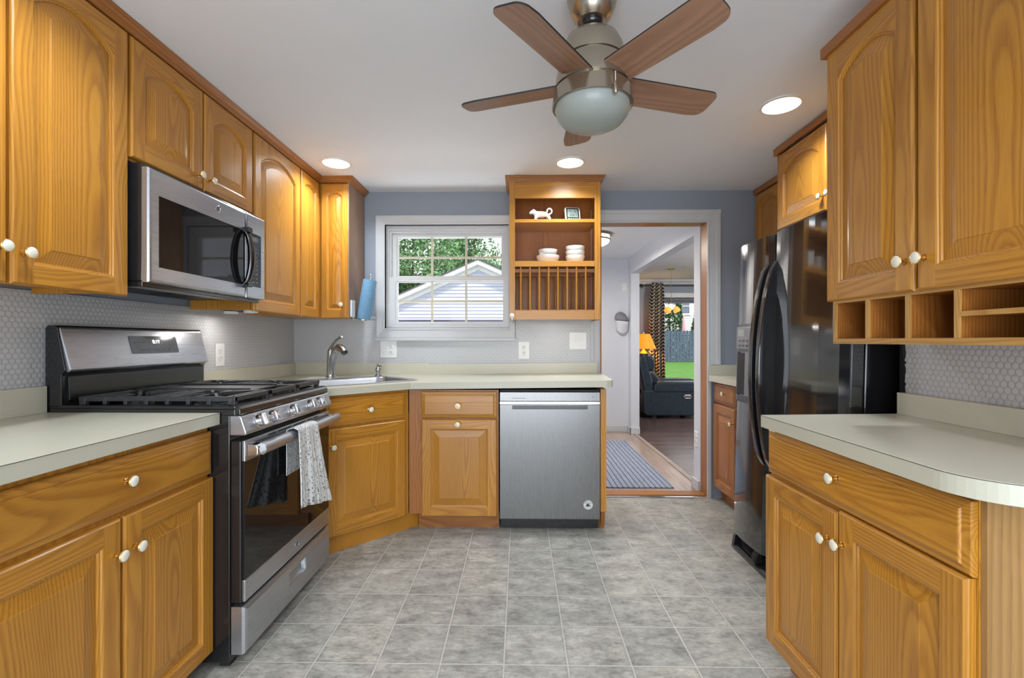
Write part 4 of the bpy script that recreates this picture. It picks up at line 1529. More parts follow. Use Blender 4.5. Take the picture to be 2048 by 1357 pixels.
for zz in [1.455 + .021 * k for k in range(9)]:
    for yy in (2.235, 2.262, 2.289):
        mb.box(-1.3115, yy, zz, -1.3112, yy + .010 + rr.uniform(0, .006), zz + .006)
mb.box(-1.3115, 2.235, 1.660, -1.3112, 2.305, 1.682)
mb.build('key_print', M['greyglass'], cp_)
mb = smb()
pts = []
for k in range(15):
    t = k / 14
    pts.append((-1.311 + .042 * math.sin(PI * t) ** .5 if 0 < t < 1 else -1.312, 2.182, 1.430 + .270 * t))
mb.tube(pts, [.0145 + .004 * math.sin(PI * k / 14) for k in range(15)], 12, flat=.8)
mh_ = mb.build('handle', M['darksteel'], md_)
mb = MB()
mb.box(-1.309, 2.168, 1.424, -1.272, 2.197, 1.448)
mb.build('handle_mount', M['black'], mh_, bevel=.003)
mb = MB()
mb.box(-1.309, 2.168, 1.683, -1.272, 2.197, 1.707)
mb.build('handle_mount', M['black'], mh_, bevel=.003)
def badge(F, r, parent, mat_ring, mat_letter, s):
    mb = smb()
    o = F(0, 0, 0)
    ax = F(0, 0, 1) - F(0, 0, 0)
    mb.lathe([(r, 0), (r, .001), (r * .9, .0018), (r * .84, .0018), (r * .82, .0010), (0, .0010)], o, ax, 28)
    b = mb.build('badge', mat_ring, parent)
    mb = MB()
    put_text(mb, s, r * 1.0, F, 0, r * .04, .0014)
    mb.build('badge_letters', mat_letter, b)
badge(frame((-1.3079, 1.995, 1.742), (0, 1, 0), (1, 0, 0)), .0155, md_, M['chrome'], M['ink'], 'GE')
mb = MB()
mb.box(-1.69, ya + .01, 1.378, -1.42, yb_ - .01, 1.3815)
for k in range(14):
    mb.box(-1.62 + .0, ya + .38 + k * .012, 1.374, -1.48, ya + .384 + k * .012, 1.378)
mb.box(-1.66, ya + .05, 1.372, -1.45, ya + .30, 1.378)
mb.build('underside_grille', M['black_matt'], mw)

# ================================================================== GAS RANGE
ra = thing('gas_range', 'stainless and black gas range with cast-iron grates and oven below', 'range', (-1.35, 2.01, 0))
ya, yb_ = 1.6375, 2.3905
mb = MB()
mb.box(-1.690, ya, .022, -1.032, yb_, .905)
mb.build('body', M['black'], ra, bevel=.003)
mb = MB()
for yy in (ya + .035, yb_ - .035):
    for xx in (-1.06, -1.64):
        mb.box(xx - .018, yy - .018, 0, xx + .018, yy + .018, .024)
mb.build('foot', M['black_matt'], ra)
mb = MB()
# cooktop: shallow pan with a raised rim
mb.box(-1.685, ya, .903, -1.012, yb_, .926)
mb.box(-1.685, ya, .926, -1.012, ya + .018, .938)
mb.box(-1.685, yb_ - .018, .926, -1.012, yb_, .938)
mb.box(-1.050, ya + .018, .926, -1.012, yb_ - .018, .938)
mb.prism([(-1.012, .938), (-1.000, .934), (-.994, .926), (-.993, .905), (-1.012, .903)], ya, yb_, 'y')
ctp = mb.build('cooktop', M['black'], ra, bevel=.003)
# burners
for (xx, yy, r) in ((-1.18, 1.775, .050), (-1.47, 1.775, .038), (-1.18, 2.255, .045), (-1.47, 2.255, .038), (-1.325, 2.014, .040)):
    mb = smb()
    mb.lathe([(r * 1.25, 0), (r * 1.25, .004), (r * 1.05, .006), (r * 1.05, .012), (r * .98, .014), (r * .98, .020), (r * .9, .022), (0, .022)], (xx, yy, .926), (0, 0, 1), 24)
    mb.build('burner', M['iron'], ctp)
# grates
def grate(y0, y1, solid_plate=False):
    mb = MB()
    X0, X1, zt, zb = -1.600, -1.026, .968, .940
    w = .014
    def bar(a, b, h=.018, z=zt):
        mb.bar((a[0], a[1], z - h / 2), (b[0], b[1], z - h / 2), w, h)
    bar((X0, y0 + w / 2), (X1, y0 + w / 2))
    bar((X0, y1 - w / 2), (X1, y1 - w / 2))
    bar((X0 + w / 2, y0), (X0 + w / 2, y1))
    bar((X1 - w / 2, y0), (X1 - w / 2, y1))
    for xx in (X0 + .01, X1 - .012):
        for yy in (y0 + .012, y1 - .012):
            mb.box(xx - .010, yy - .010, .9265, xx + .010, yy + .010, zt - .004)
    if solid_plate:
        mb.box(X0 + .02, y0 + .012, zt - .010, X1 - .09, y1 - .012, zt - .002)
        mb.box(X0 + .03, y0 + .004, zt - .002, X1 - .09, y0 + .016, zt + .006)
        mb.box(X0 + .03, y1 - .016, zt - .002, X1 - .09, y1 - .004, zt + .006)
    else:
        ym = (y0 + y1) / 2
        bar(((X0 + X1) / 2, y0), ((X0 + X1) / 2, y1))
        for cx in (-1.18, -1.47):
            for sx in (-1, 1):
                for sy in (-1, 1):
                    mb.bar((cx + sx * .020, ym + sy * .022, zt - .004), (cx + sx * .085, ym + sy * (y1 - y0) / 2 * .97, zt - .007), .011, .014)
            bar((cx, y0), (cx, ym - .03))
            bar((cx, ym + .03), (cx, y1))
            for sx in (-.11, .11):
                bar((cx + sx, y0), (cx + sx, y1), .012, zt - .002)
        # side arches with legs, seen along the near rim
        for k in range(8):
            xx = X0 + .02 + k * (X1 - X0 - .04) / 7
            mb.box(xx - .007, y0 - .002, .9265 + .012, xx + .007, y0 + .014, zt - .002)
    return mb.build('grate', M['iron'], ctp, bevel=.002)
grate(1.6600, 1.8950)
grate(1.8975, 2.1305, True)
grate(2.1330, 2.3680)
# backguard
bg = MB()
bg.prism([(-1.6995, .93), (-1.6995, 1.216), (-1.692, 1.226), (-1.662, 1.226), (-1.655, 1.218), (-1.625, 1.062), (-1.640, 1.046), (-1.640, .93)], ya, yb_, 'y')
bgo = bg.build('backguard', M['black'], ra, bevel=.003)
mb = MB()
mb.prism([(-1.660, 1.222), (-1.652, 1.217), (-1.612, 1.064), (-1.620, 1.056), (-1.634, 1.056), (-1.660, 1.20)], ya + .006, yb_ - .006, 'y')
con = mb.build('console', M['steel'], bgo, bevel=.006, seg=3)
cn = Vector((.153, 0, .040)).normalized()
cv = Vector((.040, 0, -.153)).normalized() * -1
Fc = frame(Vector((-1.612, 0, 1.064)) + cn * .0004, (0, 1, 0), cn, cv)
mb = MB()
q = rrect(1.925, .052, 2.192, .130, .008, 4)
mb.add([tuple(Fc(u, v, 0)) for u, v in q] + [tuple(Fc(u, v, .0015)) for u, v in q], [tuple(range(len(q), 2 * len(q)))] + [(i, (i + 1) % len(q), len(q) + (i + 1) % len(q), len(q) + i) for i in range(len(q))])
dsp = mb.build('display', M['greyglass'], con)
mb = MB()
put_text(mb, '8:19', .024, Fc, 2.066, .104, .0019)
mb.build('clock_digits', M['digits'], dsp)
mb = MB()
rr = random.Random(2)
for u in (1.945, 1.962, 1.990, 1.998, 2.022, 2.118, 2.135):
    mb.add([tuple(Fc(u + a, .100 + b, .0018)) for a, b in ((0, 0), (.008, 0), (.008, .004), (0, .004))], [(0, 1, 2, 3)])
for u in (1.97, 1.985, 2.005, 2.04, 2.06, 2.10, 2.13, 2.16, 2.172):
    mb.add([tuple(Fc(u + a, .066 + b, .0018)) for a, b in ((0, 0), (.009, 0), (.009, .004), (0, .004))], [(0, 1, 2, 3)])
mb.build('key_print', M['ink'], dsp)
mb = MB()
mb.prism([(-1.640, .950), (-1.640, 1.044), (-1.632, 1.040), (-1.628, .955)], ya + .02, yb_ - .02, 'y')
mb.build('lower_panel', M['black'], bgo, bevel=.002)
# control panel with five knobs
mb = MB()
mb.prism([(-1.032, .903), (-.996, .903), (-.990, .897), (-.972, .842), (-.976, .832), (-1.032, .832)], ya, yb_, 'y')
cpn = mb.build('control_panel', M['steel'], ra, bevel=.004)
kn_n = Vector((.055, 0, .018)).normalized()
kv = Vector((-.018, 0, .055)).normalized()
for yy in (1.728, 1.818, 1.985, 2.150, 2.238):
    Fk = frame((-.9815, yy, .870), (0, 1, 0), kn_n, kv)
    mb = smb()
    mb.lathe([(.027, 0), (.027, .004), (.024, .007), (.0225, .022), (.0215, .026), (.019, .028), (0, .028)], Fk(0, 0, -.001), kn_n, 24)
    mb.smooth = False
    vs = []
    for d in (.026, .040):
        w = .0075 if d < .03 else .006
        vs += [tuple(Fk(-w, -.021, d)), tuple(Fk(w, -.021, d)), tuple(Fk(w, .021, d)), tuple(Fk(-w, .021, d))]
    mb.add(vs, [(4, 5, 6, 7), (0, 1, 5, 4), (1, 2, 6, 5), (2, 3, 7, 6), (3, 0, 4, 7)])
    mb.build('knob', M['chrome'], cpn, sharp=30)
# oven door
ov = MB()
ov.box(-1.031, ya + .004, .232, -.994, yb_ - .004, .812)
ovd = ov.build('oven_door', M['black'], ra, bevel=.004)
mb = MB()
mb.box(-.994, ya + .010, .736, -.982, yb_ - .010, .812)
mb.build('door_top_trim', M['steel'], ovd, bevel=.003)
mb = MB()
mb.box(-.994, ya + .010, .234, -.982, yb_ - .010, .312)
dbt = mb.build('door_bottom_trim', M['steel'], ovd, bevel=.003)
mb = MB()
mb.box(-.994, ya + .010, .3125, -.984, yb_ - .010, .7355)
mb.build('window', M['blackglass'], ovd, bevel=.001)
mb = MB()
for a, b in ((1.80, 1.855), (1.875, 1.985), (2.005, 2.115), (2.135, 2.185), (2.20, 2.245)):
    mb.box(-.9825, a, .800, -.9812, b, .805)
mb.build('vent_slot', M['ink'], ovd)
for yy in (ya + .038, yb_ - .038):
    mb = MB()
    mb.prism([(-.982, .752), (-.982, .800), (-.946, .794), (-.940, .786), (-.940, .762), (-.946, .756)], yy - .020, yy + .020, 'y')
    mb.build('handle_bracket', M['chrome'], ovd, bevel=.004)
mb = smb()
prof = [(-.962, .757), (-.940, .752), (-.930, .760), (-.926, .774), (-.930, .788), (-.940, .796), (-.962, .793)]
mb.prism(prof, ya + .050, yb_ + .004, 'y')
mb.build('handle', M['steel'], ovd, sharp=60)
badge(frame((-.9819, 2.035, .272), (0, 1, 0), (1, 0, 0)), .0165, dbt, M['steel'], M['darksteel'], 'GE')
# storage drawer with recessed pull
F = frame((-1.030, ya + .006, .048), (0, 1, 0), (1, 0, 0))
wdr, hdr = yb_ - ya - .012, .170
sdw = slab(F, wdr, hdr, .052, .014, (.315, .078, .470, .132)).build('storage_drawer', M['steel'], ra, sharp=30)
mb = MB()
y0_, z0_ = ya + .006, .048
mb.add([tuple(F(u, v, d)) for u, v, d in ((.315, .078, .048), (.470, .078, .048), (.470, .132, .048), (.315, .132, .048), (.322, .086, .034), (.463, .086, .034), (.463, .128, .026), (.322, .128, .026))],
       [(0, 1, 5, 4), (1, 2, 6, 5), (2, 3, 7, 6), (3, 0, 4, 7), (4, 5, 6, 7)])
mb.build('recessed_pull', M['steel'], sdw)

# dish towel over the oven handle
tw = thing('dish_towel', 'white dish towel with dark sprig print hung over the oven handle', 'towel', (-.94, 2.05, .775))
def tw_fn(u, v):
    # v: 0 back hem ... over the bar ... 1 front hem; the far side hangs lower
    Lb, Lo, Lf = .19, .07, .300 + .075 * u
    s = v * (Lb + Lo + Lf)
    if s < Lb:
        k, front = (Lb - s) / Lb, False
        x, z = -.9675, .799 - (Lb - s)
    elif s < Lb + Lo:
        a, k, front = (s - Lb) / Lo, 0, True
        x, z = -.9675 + .0505 * a, .799 + .008 * math.sin(PI * a)
    else:
        k, front = (s - Lb - Lo) / Lf, True
        x, z = -.917 + .014 * k, .799 - k * Lf
    half = .092 + (.066 * k ** 1.2 if front else 0)
    y = 2.003 + (u - .5) * 2 * half
    amp = (.0015 + .011 * k) if front else .0008
    x += amp * (math.sin(u * 4.2 * PI + .6) + .5 * math.sin(u * 9.3 * PI + 2 * k)) + (.016 * k if front else 0)
    return (x, y, z)
mb = smb()
mb.grid(tw_fn, 44, 60, lambda u, v: (u * .42, 0, v * .65))
mb.build('cloth', M['towel'], tw, solid=.002, sharp=180)

# ================================================================== RIGHT SIDE
FR = lambda y, z, x: frame((x, y, z), (0, -1, 0), (-1, 0, 0))          # right-hand units: u runs towards the camera
t = thing('wall_cabinet', 'large oak wall cabinet with two arched doors over the right countertop', 'cabinet', (1.22, 1.24, 1.312))
mb = MB()
mb.box(1.0715, .862, 1.312, XN - .001, 1.613, 2.150, 'z')
mb.build('body', M['oak'], t)
for a, b, k in ((1.613, 1.262, 1.285), (1.250, .866, 1.225)):
    F = FR(a, 1.303, 1.071)
    d = panel_door(F, a - b, .842, .024 + .12 * (a - b - .11)).build('door', M['oak'], t)
    knob(F, a - k, .083, .02, d)
crown([(XN - .001, 1.616), (1.053, 1.616), (1.053, .86)], 2.142, -1).build('crown', M['oak_red'], t)
cb = thing('cubby_shelf', 'pale oak cubby shelf with three pigeonholes under the right wall cabinet', 'shelf', (1.22, 1.2, 1.16))
mb = MB()
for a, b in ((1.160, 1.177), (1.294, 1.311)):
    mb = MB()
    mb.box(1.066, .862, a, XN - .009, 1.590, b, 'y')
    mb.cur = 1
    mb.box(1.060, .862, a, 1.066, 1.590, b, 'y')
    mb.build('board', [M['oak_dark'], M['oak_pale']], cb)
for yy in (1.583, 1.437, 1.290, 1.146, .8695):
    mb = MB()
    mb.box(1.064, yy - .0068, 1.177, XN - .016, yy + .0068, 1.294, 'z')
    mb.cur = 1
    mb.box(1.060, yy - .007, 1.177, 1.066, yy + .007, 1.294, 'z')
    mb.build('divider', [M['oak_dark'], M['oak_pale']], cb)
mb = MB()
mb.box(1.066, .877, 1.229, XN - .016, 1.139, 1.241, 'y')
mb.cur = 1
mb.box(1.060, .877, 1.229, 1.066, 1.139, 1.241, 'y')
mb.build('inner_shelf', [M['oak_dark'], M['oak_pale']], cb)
mb = MB()
mb.box(XN - .0155, .862, 1.177, XN - .009, 1.590, 1.294, 'y')
mb.build('back_panel', M['oak_dark'], cb)

t = thing('base_cabinet', 'oak base cabinet with drawer and two doors under the rounded countertop', 'cabinet', (1.1, 1.28, 0))
mb = MB()
mb.box(.8925, .918, .10, XN - .001, 1.664, .8665, 'z')
mb.build('body', M['oak'], t)
mb = MB()
mb.box(.895, .905, .0, XN - .001, .9175, .8665, 'z')
mb.build('side_panel', M['oak_tan'], t)
mb = MB()
mb.box(.960, .918, 0, XN - .001, 1.664, .10, 'y')
mb.build('toe_kick', M['oak_dark'], t)
F = FR(1.660, .708, .892)
d = drawer_front(F, .740, .148).build('drawer', M['oak'], t)
knob(F, .367, .083, .02, d)
F = FR(1.668, .112, .892)
d = panel_door(F, .370, .584).build('door', M['oak'], t)
knob(F, .338, .499, .02, d)
F = FR(1.290, .112, .892)
d = panel_door(F, .366, .592).build('door', M['oak'], t)
knob(F, .019, .505, .02, d)
ct = thing('countertop', 'almond laminate countertop on the right with rounded near corner', 'countertop', (1.1, 1.25, .868))
mb = MB()
poly = [(XN - .0095, .838), (XN - .0095, 1.688), (.848, 1.650)] + [(.848 + .13 - .13 * math.cos(a), .838 + .13 - .13 * math.sin(a)) for a in [k * PI / 2 / 14 for k in range(15)]]
mb.prism(poly, .8675, .909, 'z')
mb.build('top', M['laminate'], ct, bevel=.0008)
mb = MB()
edge = [Vector((p[0], p[1], 0)) for p in poly[2:]] + [Vector((XN - .0095, .838, 0))]
vs = []
for k, p in enumerate(edge):
    t_ = (edge[min(k + 1, len(edge) - 1)] - edge[max(k - 1, 0)]).normalized()
    o_ = Vector((t_.y, -t_.x, 0)) * .0006
    vs += [p + o_ + Vector((0, 0, .9068)), p + o_ + Vector((0, 0, .9081)), p - o_ * 2 + Vector((0, 0, .9068)), p - o_ * 2 + Vector((0, 0, .9081))]
mb.add(vs, [f for k in range(len(edge) - 1) for f in ((4 * k, 4 * k + 4, 4 * k + 5, 4 * k + 1), (4 * k, 4 * k + 2, 4 * k + 6, 4 * k + 4), (4 * k + 1, 4 * k + 5, 4 * k + 7, 4 * k + 3))])
sm_ = mb.build('edge_seam', M['seam'], ct)
sm_['label'] = 'dark seam line along the front edge'
mb = MB()
mb.prism([(XN - .0095, .30), (XN - .0095, 1.688), (XN - .030, 1.6865), (XN - .030, .30)], .9095, .985, 'z')
mb.build('backsplash', M['laminate'], ct)

# ------------------------------------------------------------------ refrigerator (its feet tip it back a little)
fr = thing('refrigerator', 'black side-by-side refrigerator with curved handles and ice dispenser', 'refrigerator', (1.190, 2.2, 0), (0, .026, 0))
A, B, S_ = 1.772 - 2.2, 2.662 - 2.2, 2.312 - 2.2
mb = MB()
mb.box(.085, A + .004, .018, .76, B - .004, 1.690)
mb.build('body', M['black'], fr, bevel=.006, local=True)
def bowed(y0, y1, dep, n=14):
    pts = []
    for k in range(n + 1):
        s = k / n
        e = abs(2 * s - 1)
        pts.append((.016 * e ** 2.2 + .014 * max(0, e - .9) / .1, y0 + (y1 - y0) * s))
    return pts + [(dep, y1), (dep, y0)]
def fdoor(name, y0, y1):
    mb = MB()
    mb.prism(bowed(y0, y1, .080), .100, 1.700, 'z')
    mb.smooth = False
    return mb.build(name, M['fridge'], fr, bevel=.004, local=True)
fz = fdoor('freezer_door', S_ + .004, B)
fd = fdoor('fridge_door', A, S_ - .004)
for dpar, yy in ((fz, S_ + .020), (fd, S_ - .052)):
    mb = MB()
    n = 22
    z0, z1 = .545, 1.565
    out, inn = [], []
    for k in range(n + 1):
        tt = k / n
        out.append((.014 - .082 * max(0, math.sin(PI * tt)) ** .55, z0 + (z1 - z0) * tt))
        inn.append((.018, z0 + .03 + (z1 - z0 - .06) * tt))
    poly = out + inn[::-1]
    mb.prism([(p[0], p[1]) for p in poly], yy, yy + .032, 'y')
    h_ = mb.build('handle', M['fridge'], dpar, bevel=.006, seg=3, local=True)
    mb = MB()
    gp = [(.012 - .048 * max(0, math.sin(PI * k / 20)) ** .7, z0 + .16 + (z1 - z0 - .32) * k / 20) for k in range(21)]
    mb.prism(gp, yy - .0012, yy + .0332, 'y')
    mb.build('grip_recess', M['black_matt'], h_, local=True)
# dispenser on the freezer door
def bowx(y, y0=S_ + .004, y1=B):
    e = abs(2 * (y - y0) / (y1 - y0) - 1)
    return .016 * e ** 2.2
mb = MB()
q = rrect(2.395 - 2.2, .835, 2.640 - 2.2, 1.262, .02, 4)
n = len(q)
vs = [(bowx(y) - .006, y, z) for y, z in q] + [(bowx(y) + .01, y, z) for y, z in q]
qi = rrect(2.410 - 2.2, .872, 2.625 - 2.2, 1.108, .012, 4)
vs += [(bowx(y) - .006, y, z) for y, z in qi] + [(.055, y, z) for y, z in qi]
fs = [(k, (k + 1) % n, n + (k + 1) % n, n + k) for k in range(n)] + [(2 * n + k, 2 * n + (k + 1) % n, 3 * n + (k + 1) % n, 3 * n + k) for k in range(n)] + [tuple(range(3 * n, 4 * n))]
fs += [(k, (k + 1) % n, 2 * n + (k + 1) % n, 2 * n + k) for k in range(n)]
mb.add(vs, fs)
dp = mb.build('dispenser', M['darksteel'], fz, local=True)
mb = MB()
mb.box(.001, .212, .876, .054, .423, 1.104)
mb.build('cavity', M['black_matt'], dp, local=True)
mb = MB()
mb.box(-.0085, .215, 1.125, .004, .420, 1.245)
pnl = mb.build('control_panel', M['greyglass'], dp, bevel=.002, local=True)
mb = MB()
mb.box(-.0095, .33, 1.195, -.0080, .40, 1.232)
mb.build('screen', M['lcd'], pnl, local=True)
mb = MB()
for k in range(4):
    for j in range(2):
        mb.box(-.0093, .24 + k * .043, 1.137 + j * .026, -.0080, .268 + k * .043, 1.149 + j * .026)
mb.build('key', M['darksteel'], pnl, local=True)
mb = MB()
F = frame((.012, 1.905 - 2.2, 1.636), (0, -1, 0), (-1, 0, 0))
q0, q1 = rrect(-.030, -.017, .030, .017, .006, 3), rrect(-.027, -.014, .027, .014, .005, 3)
n = len(q0)
mb.add([F(u, v, .004) for u, v in q0] + [F(u, v, .004) for u, v in q1], [(k, (k + 1) % n, n + (k + 1) % n, n + k) for k in range(n)])
put_text(mb, 'M', .024, F, -.014, 0, .004)
mb.build('badge', M['white'], fd, local=True)
mb = MB()
mb.box(.050, A + .01, .010, .10, B - .01, .092)
for k in range(4):
    mb.prism([(.036, .030 + k * .014), (.052, .036 + k * .014), (.052, .040 + k * .014), (.036, .034 + k * .014)], A + .03, B - .03, 'y')
mb.prism([(.010, .006), (.008, .020), (.022, .030), (.060, .030), (.060, .006)], A + .006, B - .006, 'y')
for a_, b_ in ((A + .006, A + .03), (B - .03, B - .006)):
    mb.prism([(.010, .020), (.018, .075), (.030, .090), (.060, .090), (.060, .020)], a_, b_, 'y')
mb.build('toe_grille', M['black'], fr, bevel=.002, local=True)
mb = MB()
mb.prism([(.006, .030), (.002, .048), (.010, .078), (.024, .094), (.050, .094), (.050, .030)], 2.385 - 2.2, 2.425 - 2.2, 'y')
mb.build('leveling_leg', M['black_matt'], fr, bevel=.008, local=True)
mb = MB()
for yy in (B - .05, A + .02):
    mb.box(.02, yy, 1.7002, .11, yy + .03, 1.716)
mb.build('hinge_cover', M['black_matt'], fr, bevel=.003, local=True)

# ------------------------------------------------------------------ cabinets beyond and above the refrigerator
t = thing('wall_cabinet', 'oak wall cabinet with arched doors above the black refrigerator', 'cabinet', (1.8, 2.32, 1.81))
mb = MB()
mb.box(1.5215, 1.90, 1.815, XR - .001, 2.743, 2.255, 'z')
mb.build('body', M['oak'], t)
for a, b, k in ((2.738, 2.305, 2.327), (2.295, 1.93, 2.270)):
    F = FR(a, 1.812, 1.521)
    d = panel_door(F, a - b, .432, .024 + .12 * (a - b - .11)).build('door', M['oak'], t)
    knob(F, a - k, .075, .02, d)
crown([(XR - .001, 2.746), (1.503, 2.746), (1.503, 1.90)], 2.253, -1).build('crown', M['oak_red'], t)
t = thing('wall_cabinet', 'narrow oak wall cabinet in the far corner behind the refrigerator', 'cabinet', (1.9, 3.1, 1.4))
mb = MB()
mb.box(1.7715, 2.79, 1.40, XR - .001, 3.497, 2.255, 'z')
mb.build('body', M['oak'], t)
F = FR(3.49, 1.41, 1.771)
panel_door(F, .36, .838, .04).build('door', M['oak'], t)
F = FR(3.12, 1.41, 1.771)
panel_door(F, .32, .838, .036).build('door', M['oak'], t)
crown([(1.753, 3.497), (1.753, 2.79)], 2.253, -1).build('crown', M['oak_red'], t)
t = thing('base_cabinet', 'small oak base cabinet between the doorway and the refrigerator', 'cabinet', (1.75, 3.1, 0))
mb = MB()
mb.box(1.4515, 2.72, .10, XR - .001, 3.475, .8695, 'z')
mb.build('body', M['oak_red'], t)
mb = MB()
mb.box(1.50, 2.72, 0, XR - .001, 3.475, .10, 'y')
mb.build('toe_kick', M['oak_red'], t)
F = FR(3.468, .722, 1.451)
d = drawer_front(F, .345, .138).build('drawer', M['oak_red'], t)
knob(F, .172 + .03, .076, .02, d)
F = FR(3.468, .096, 1.451)
d = panel_door(F, .345, .612, st=.05).build('door', M['oak_red'], t)
knob(F, .345 - .022, .512, .02, d)
ct = thing('countertop', 'short almond laminate countertop between the doorway and the refrigerator', 'countertop', (1.75, 3.1, .87))
mb = MB()
mb.box(1.402, 2.72, .8715, XR - .001, 3.470, .9135)
mb.build('top', M['laminate'], ct, bevel=.0012)
mb = MB()
mb.box(1.404, 3.4705, .8715, XR - .001, 3.4995 - .024, .990)
mb.box(1.498, 3.4755, .9137, XR - .001, 3.4995, .990)
mb.build('backsplash', M['laminate'], ct)

# ================================================================== CEILING FAN
FX, FY = .233, 1.50
fan = thing('ceiling_fan', 'brushed nickel ceiling fan with five brown wood blades and glass bowl light', 'ceiling fan', (FX, FY, H))
mb = smb()
mb.lathe([(.078, 0), (.080, -.012), (.080, -.026), (.077, -.030), (.079, -.032), (.074, -.055), (.060, -.085), (.046, -.098), (.030, -.098)], (FX, FY, H - .0005), (0, 0, 1), 40)
mb.build('canopy', M['nickel'], fan)
mb = smb()
mb.ball((FX, FY, H - .100), .033, .033, .022)
mb.lathe([(.020, -.10), (.020, -.165)], (FX, FY, H), (0, 0, 1), 20)
mb.build('hanger_ball', M['black'], fan)
mb = smb()
mb.lathe([(.040, 2.158), (.064, 2.152), (.084, 2.136), (.098, 2.108), (.1025, 2.085), (.1025, 2.064)], (FX, FY, 0), (0, 0, 1), 48)
mb.lathe([(.098, 2.063), (.098, 2.056)], (FX, FY, 0), (0, 0, 1), 48)
mb.lathe([(.104, 2.056), (.110, 2.045), (.117, 2.005), (.120, 1.984), (.1195, 1.980)], (FX, FY, 0), (0, 0, 1), 48)
mb.lathe([(.112, 1.980), (.112, 1.972)], (FX, FY, 0), (0, 0, 1), 48)
mot = mb.build('motor_housing', M['nickel'], fan, sharp=30)
mb = smb()
mb.lathe([(.118, 1.972), (.122, 1.970), (.1275, 1.930), (.129, 1.921), (.1265, 1.919), (.120, 1.922), (.115, 1.960)], (FX, FY, 0), (0, 0, 1), 48, cap=False)
lk = mb.build('light_kit', M['nickel'], fan, sharp=30)
mb = smb()
mb.lathe([(.1185, 1.930), (.1195, 1.915), (.114, 1.895), (.098, 1.874), (.070, 1.859), (.036, 1.852), (0, 1.850)], (FX, FY, 0), (0, 0, 1), 48, cap=False)
mb.build('glass_bowl', M['globe'], lk)
mb = smb()
px_, py_ = FX + .050, FY - .122
for k in range(7):
    mb.ball((px_, py_, 1.966 - k * .0045), .0028, seg=8, rings=5)
pcs = mb.build('pull_chain', M['chrome'], fan)
mb = smb()
mb.tube([(px_ - .002, py_ - .003, 1.936), (px_ - .001, py_ - .003, 1.930), (px_, py_ - .003, 1.905), (px_, py_ - .003, 1.900)], [.003, .0065, .007, .004], 10)
mb.build('pull_weight', M['nickel'], pcs)
first = None
for k, a in enumerate((90, 162, 234, 306, 18)):
    if first is None:
        holder = MB()
        L0, L1, W0, W1 = .070, .450, .055, .061
        q = [(L0, -W0), (L1 - .03, -W1)] + arc_pts((L1 - .03, -W1 + .03), .03, -PI / 2, 0, 5)[1:] + arc_pts((L1 - .035, W1 - .045), .045 - .010, 0, PI / 2, 5) + [(L1 - .06, W1 - .006), (L0, W0)]
        n = len(q)
        vs = [(x, y, 0.0) for x, y in q] + [(x, y, .0055) for x, y in q]
        gs = [(y + .02, z + .06, x + 3.3) for x, y, z in vs]
        holder.add(vs, [tuple(range(n))[::-1], tuple(range(n, 2 * n))], gs)
        holder.cur = 1
        holder.add(vs, [(i, (i + 1) % n, n + (i + 1) % n, n + i) for i in range(n)], gs)
        first = holder.build('blade', [M['walnut'], M['black_matt']], fan, local=True)
        ob = first
        irn = MB()
        irn.box(.085, -.030, .0056, .150, .030, .0085)
        irn.build('blade_iron', M['black_matt'], first, local=True)
    else:
        ob = first.copy()
        COL.objects.link(ob)
        for c in kids(first):
            c2 = c.copy()
            COL.objects.link(c2)
            c2.parent = ob
    ob.location = (0, 0, 1.990 - H)
    ob.rotation_euler = Euler((math.radians(-13), 0, math.radians(a)), 'XYZ')

# ================================================================== RECESSED DOWNLIGHTS
def downlight(x, y, label, w):
    t = thing('downlight', label, 'ceiling light', (x, y, H), group='recessed ceiling lights')
    mb = smb()
    mb.lathe([(.098, -.0005), (.096, -.006), (.082, -.007), (.078, -.001)], (x, y, H), (0, 0, 1), 40, cap=False)
    mb.build('trim_ring', M['white'], t)
    mb = smb()
    mb.lathe([(.079, -.0035), (0, -.0035)], (x, y, H), (0, 0, 1), 40, cap=False)
    mb.build('lens', M['led'], t)
    lamp('downlight_lamp', 'AREA', (x, y, H - .012), w, (.85, .925, 1.0), shape='DISK', size=.15, spread=2.45)
    return t
DLW = 7.5
downlight(-1.160, 2.92, 'round recessed ceiling light near the left wall cabinets', DLW)
downlight(.318, 2.935, 'round recessed ceiling light in front of the plate rack cabinet', DLW)
downlight(1.246, 2.236, 'round recessed ceiling light near the refrigerator', DLW)
for x, y, w_ in ((-1.0, 1.12, 7.5), (.35, .25, 7.5), (-.75, -.9, 7.5), (.85, -.9, 6.5)):  # unseen lights added for ambient; the leftmost inferred from the bright cabinet door
    downlight(x, y, 'unseen round recessed ceiling light outside the view', w_)

# ================================================================== HALL
hl = thing('hall_ceiling_light', 'round two-ring flush ceiling light glowing in the hallway', 'ceiling light', (.74, 4.62, 2.225))
mb = smb()
mb.lathe([(.12, 0), (.168, -.006), (.172, -.016), (.168, -.024), (.150, -.026)], (.74, 4.62, 2.2245), (0, 0, 1), 40)
mb.lathe([(.150, -.050), (.160, -.052), (.162, -.062), (.152, -.066)], (.74, 4.62, 2.2245), (0, 0, 1), 40, cap=False)
mb.build('ring', M['nickel'], hl)
mb = smb()
mb.lathe([(.148, -.026), (.150, -.052), (.140, -.085), (.105, -.108), (.05, -.120), (0, -.122)], (.74, 4.62, 2.2245), (0, 0, 1), 40, cap=False)
mb.build('lens', M['halllens'], hl)
lamp('hall_lamp', 'AREA', (.74, 4.62, 2.09), 22, (1.0, .93, .82), shape='DISK', size=.26)
mt = MB()
mt.prism(rrect(.36, 3.70, 1.226, 5.42, .01, 2), .001, .010, 'z')
tag(mt.build('door_mat', M['mat'], bevel=.003), 'blue-grey striped runner mat lying on the hall floor', 'rug')
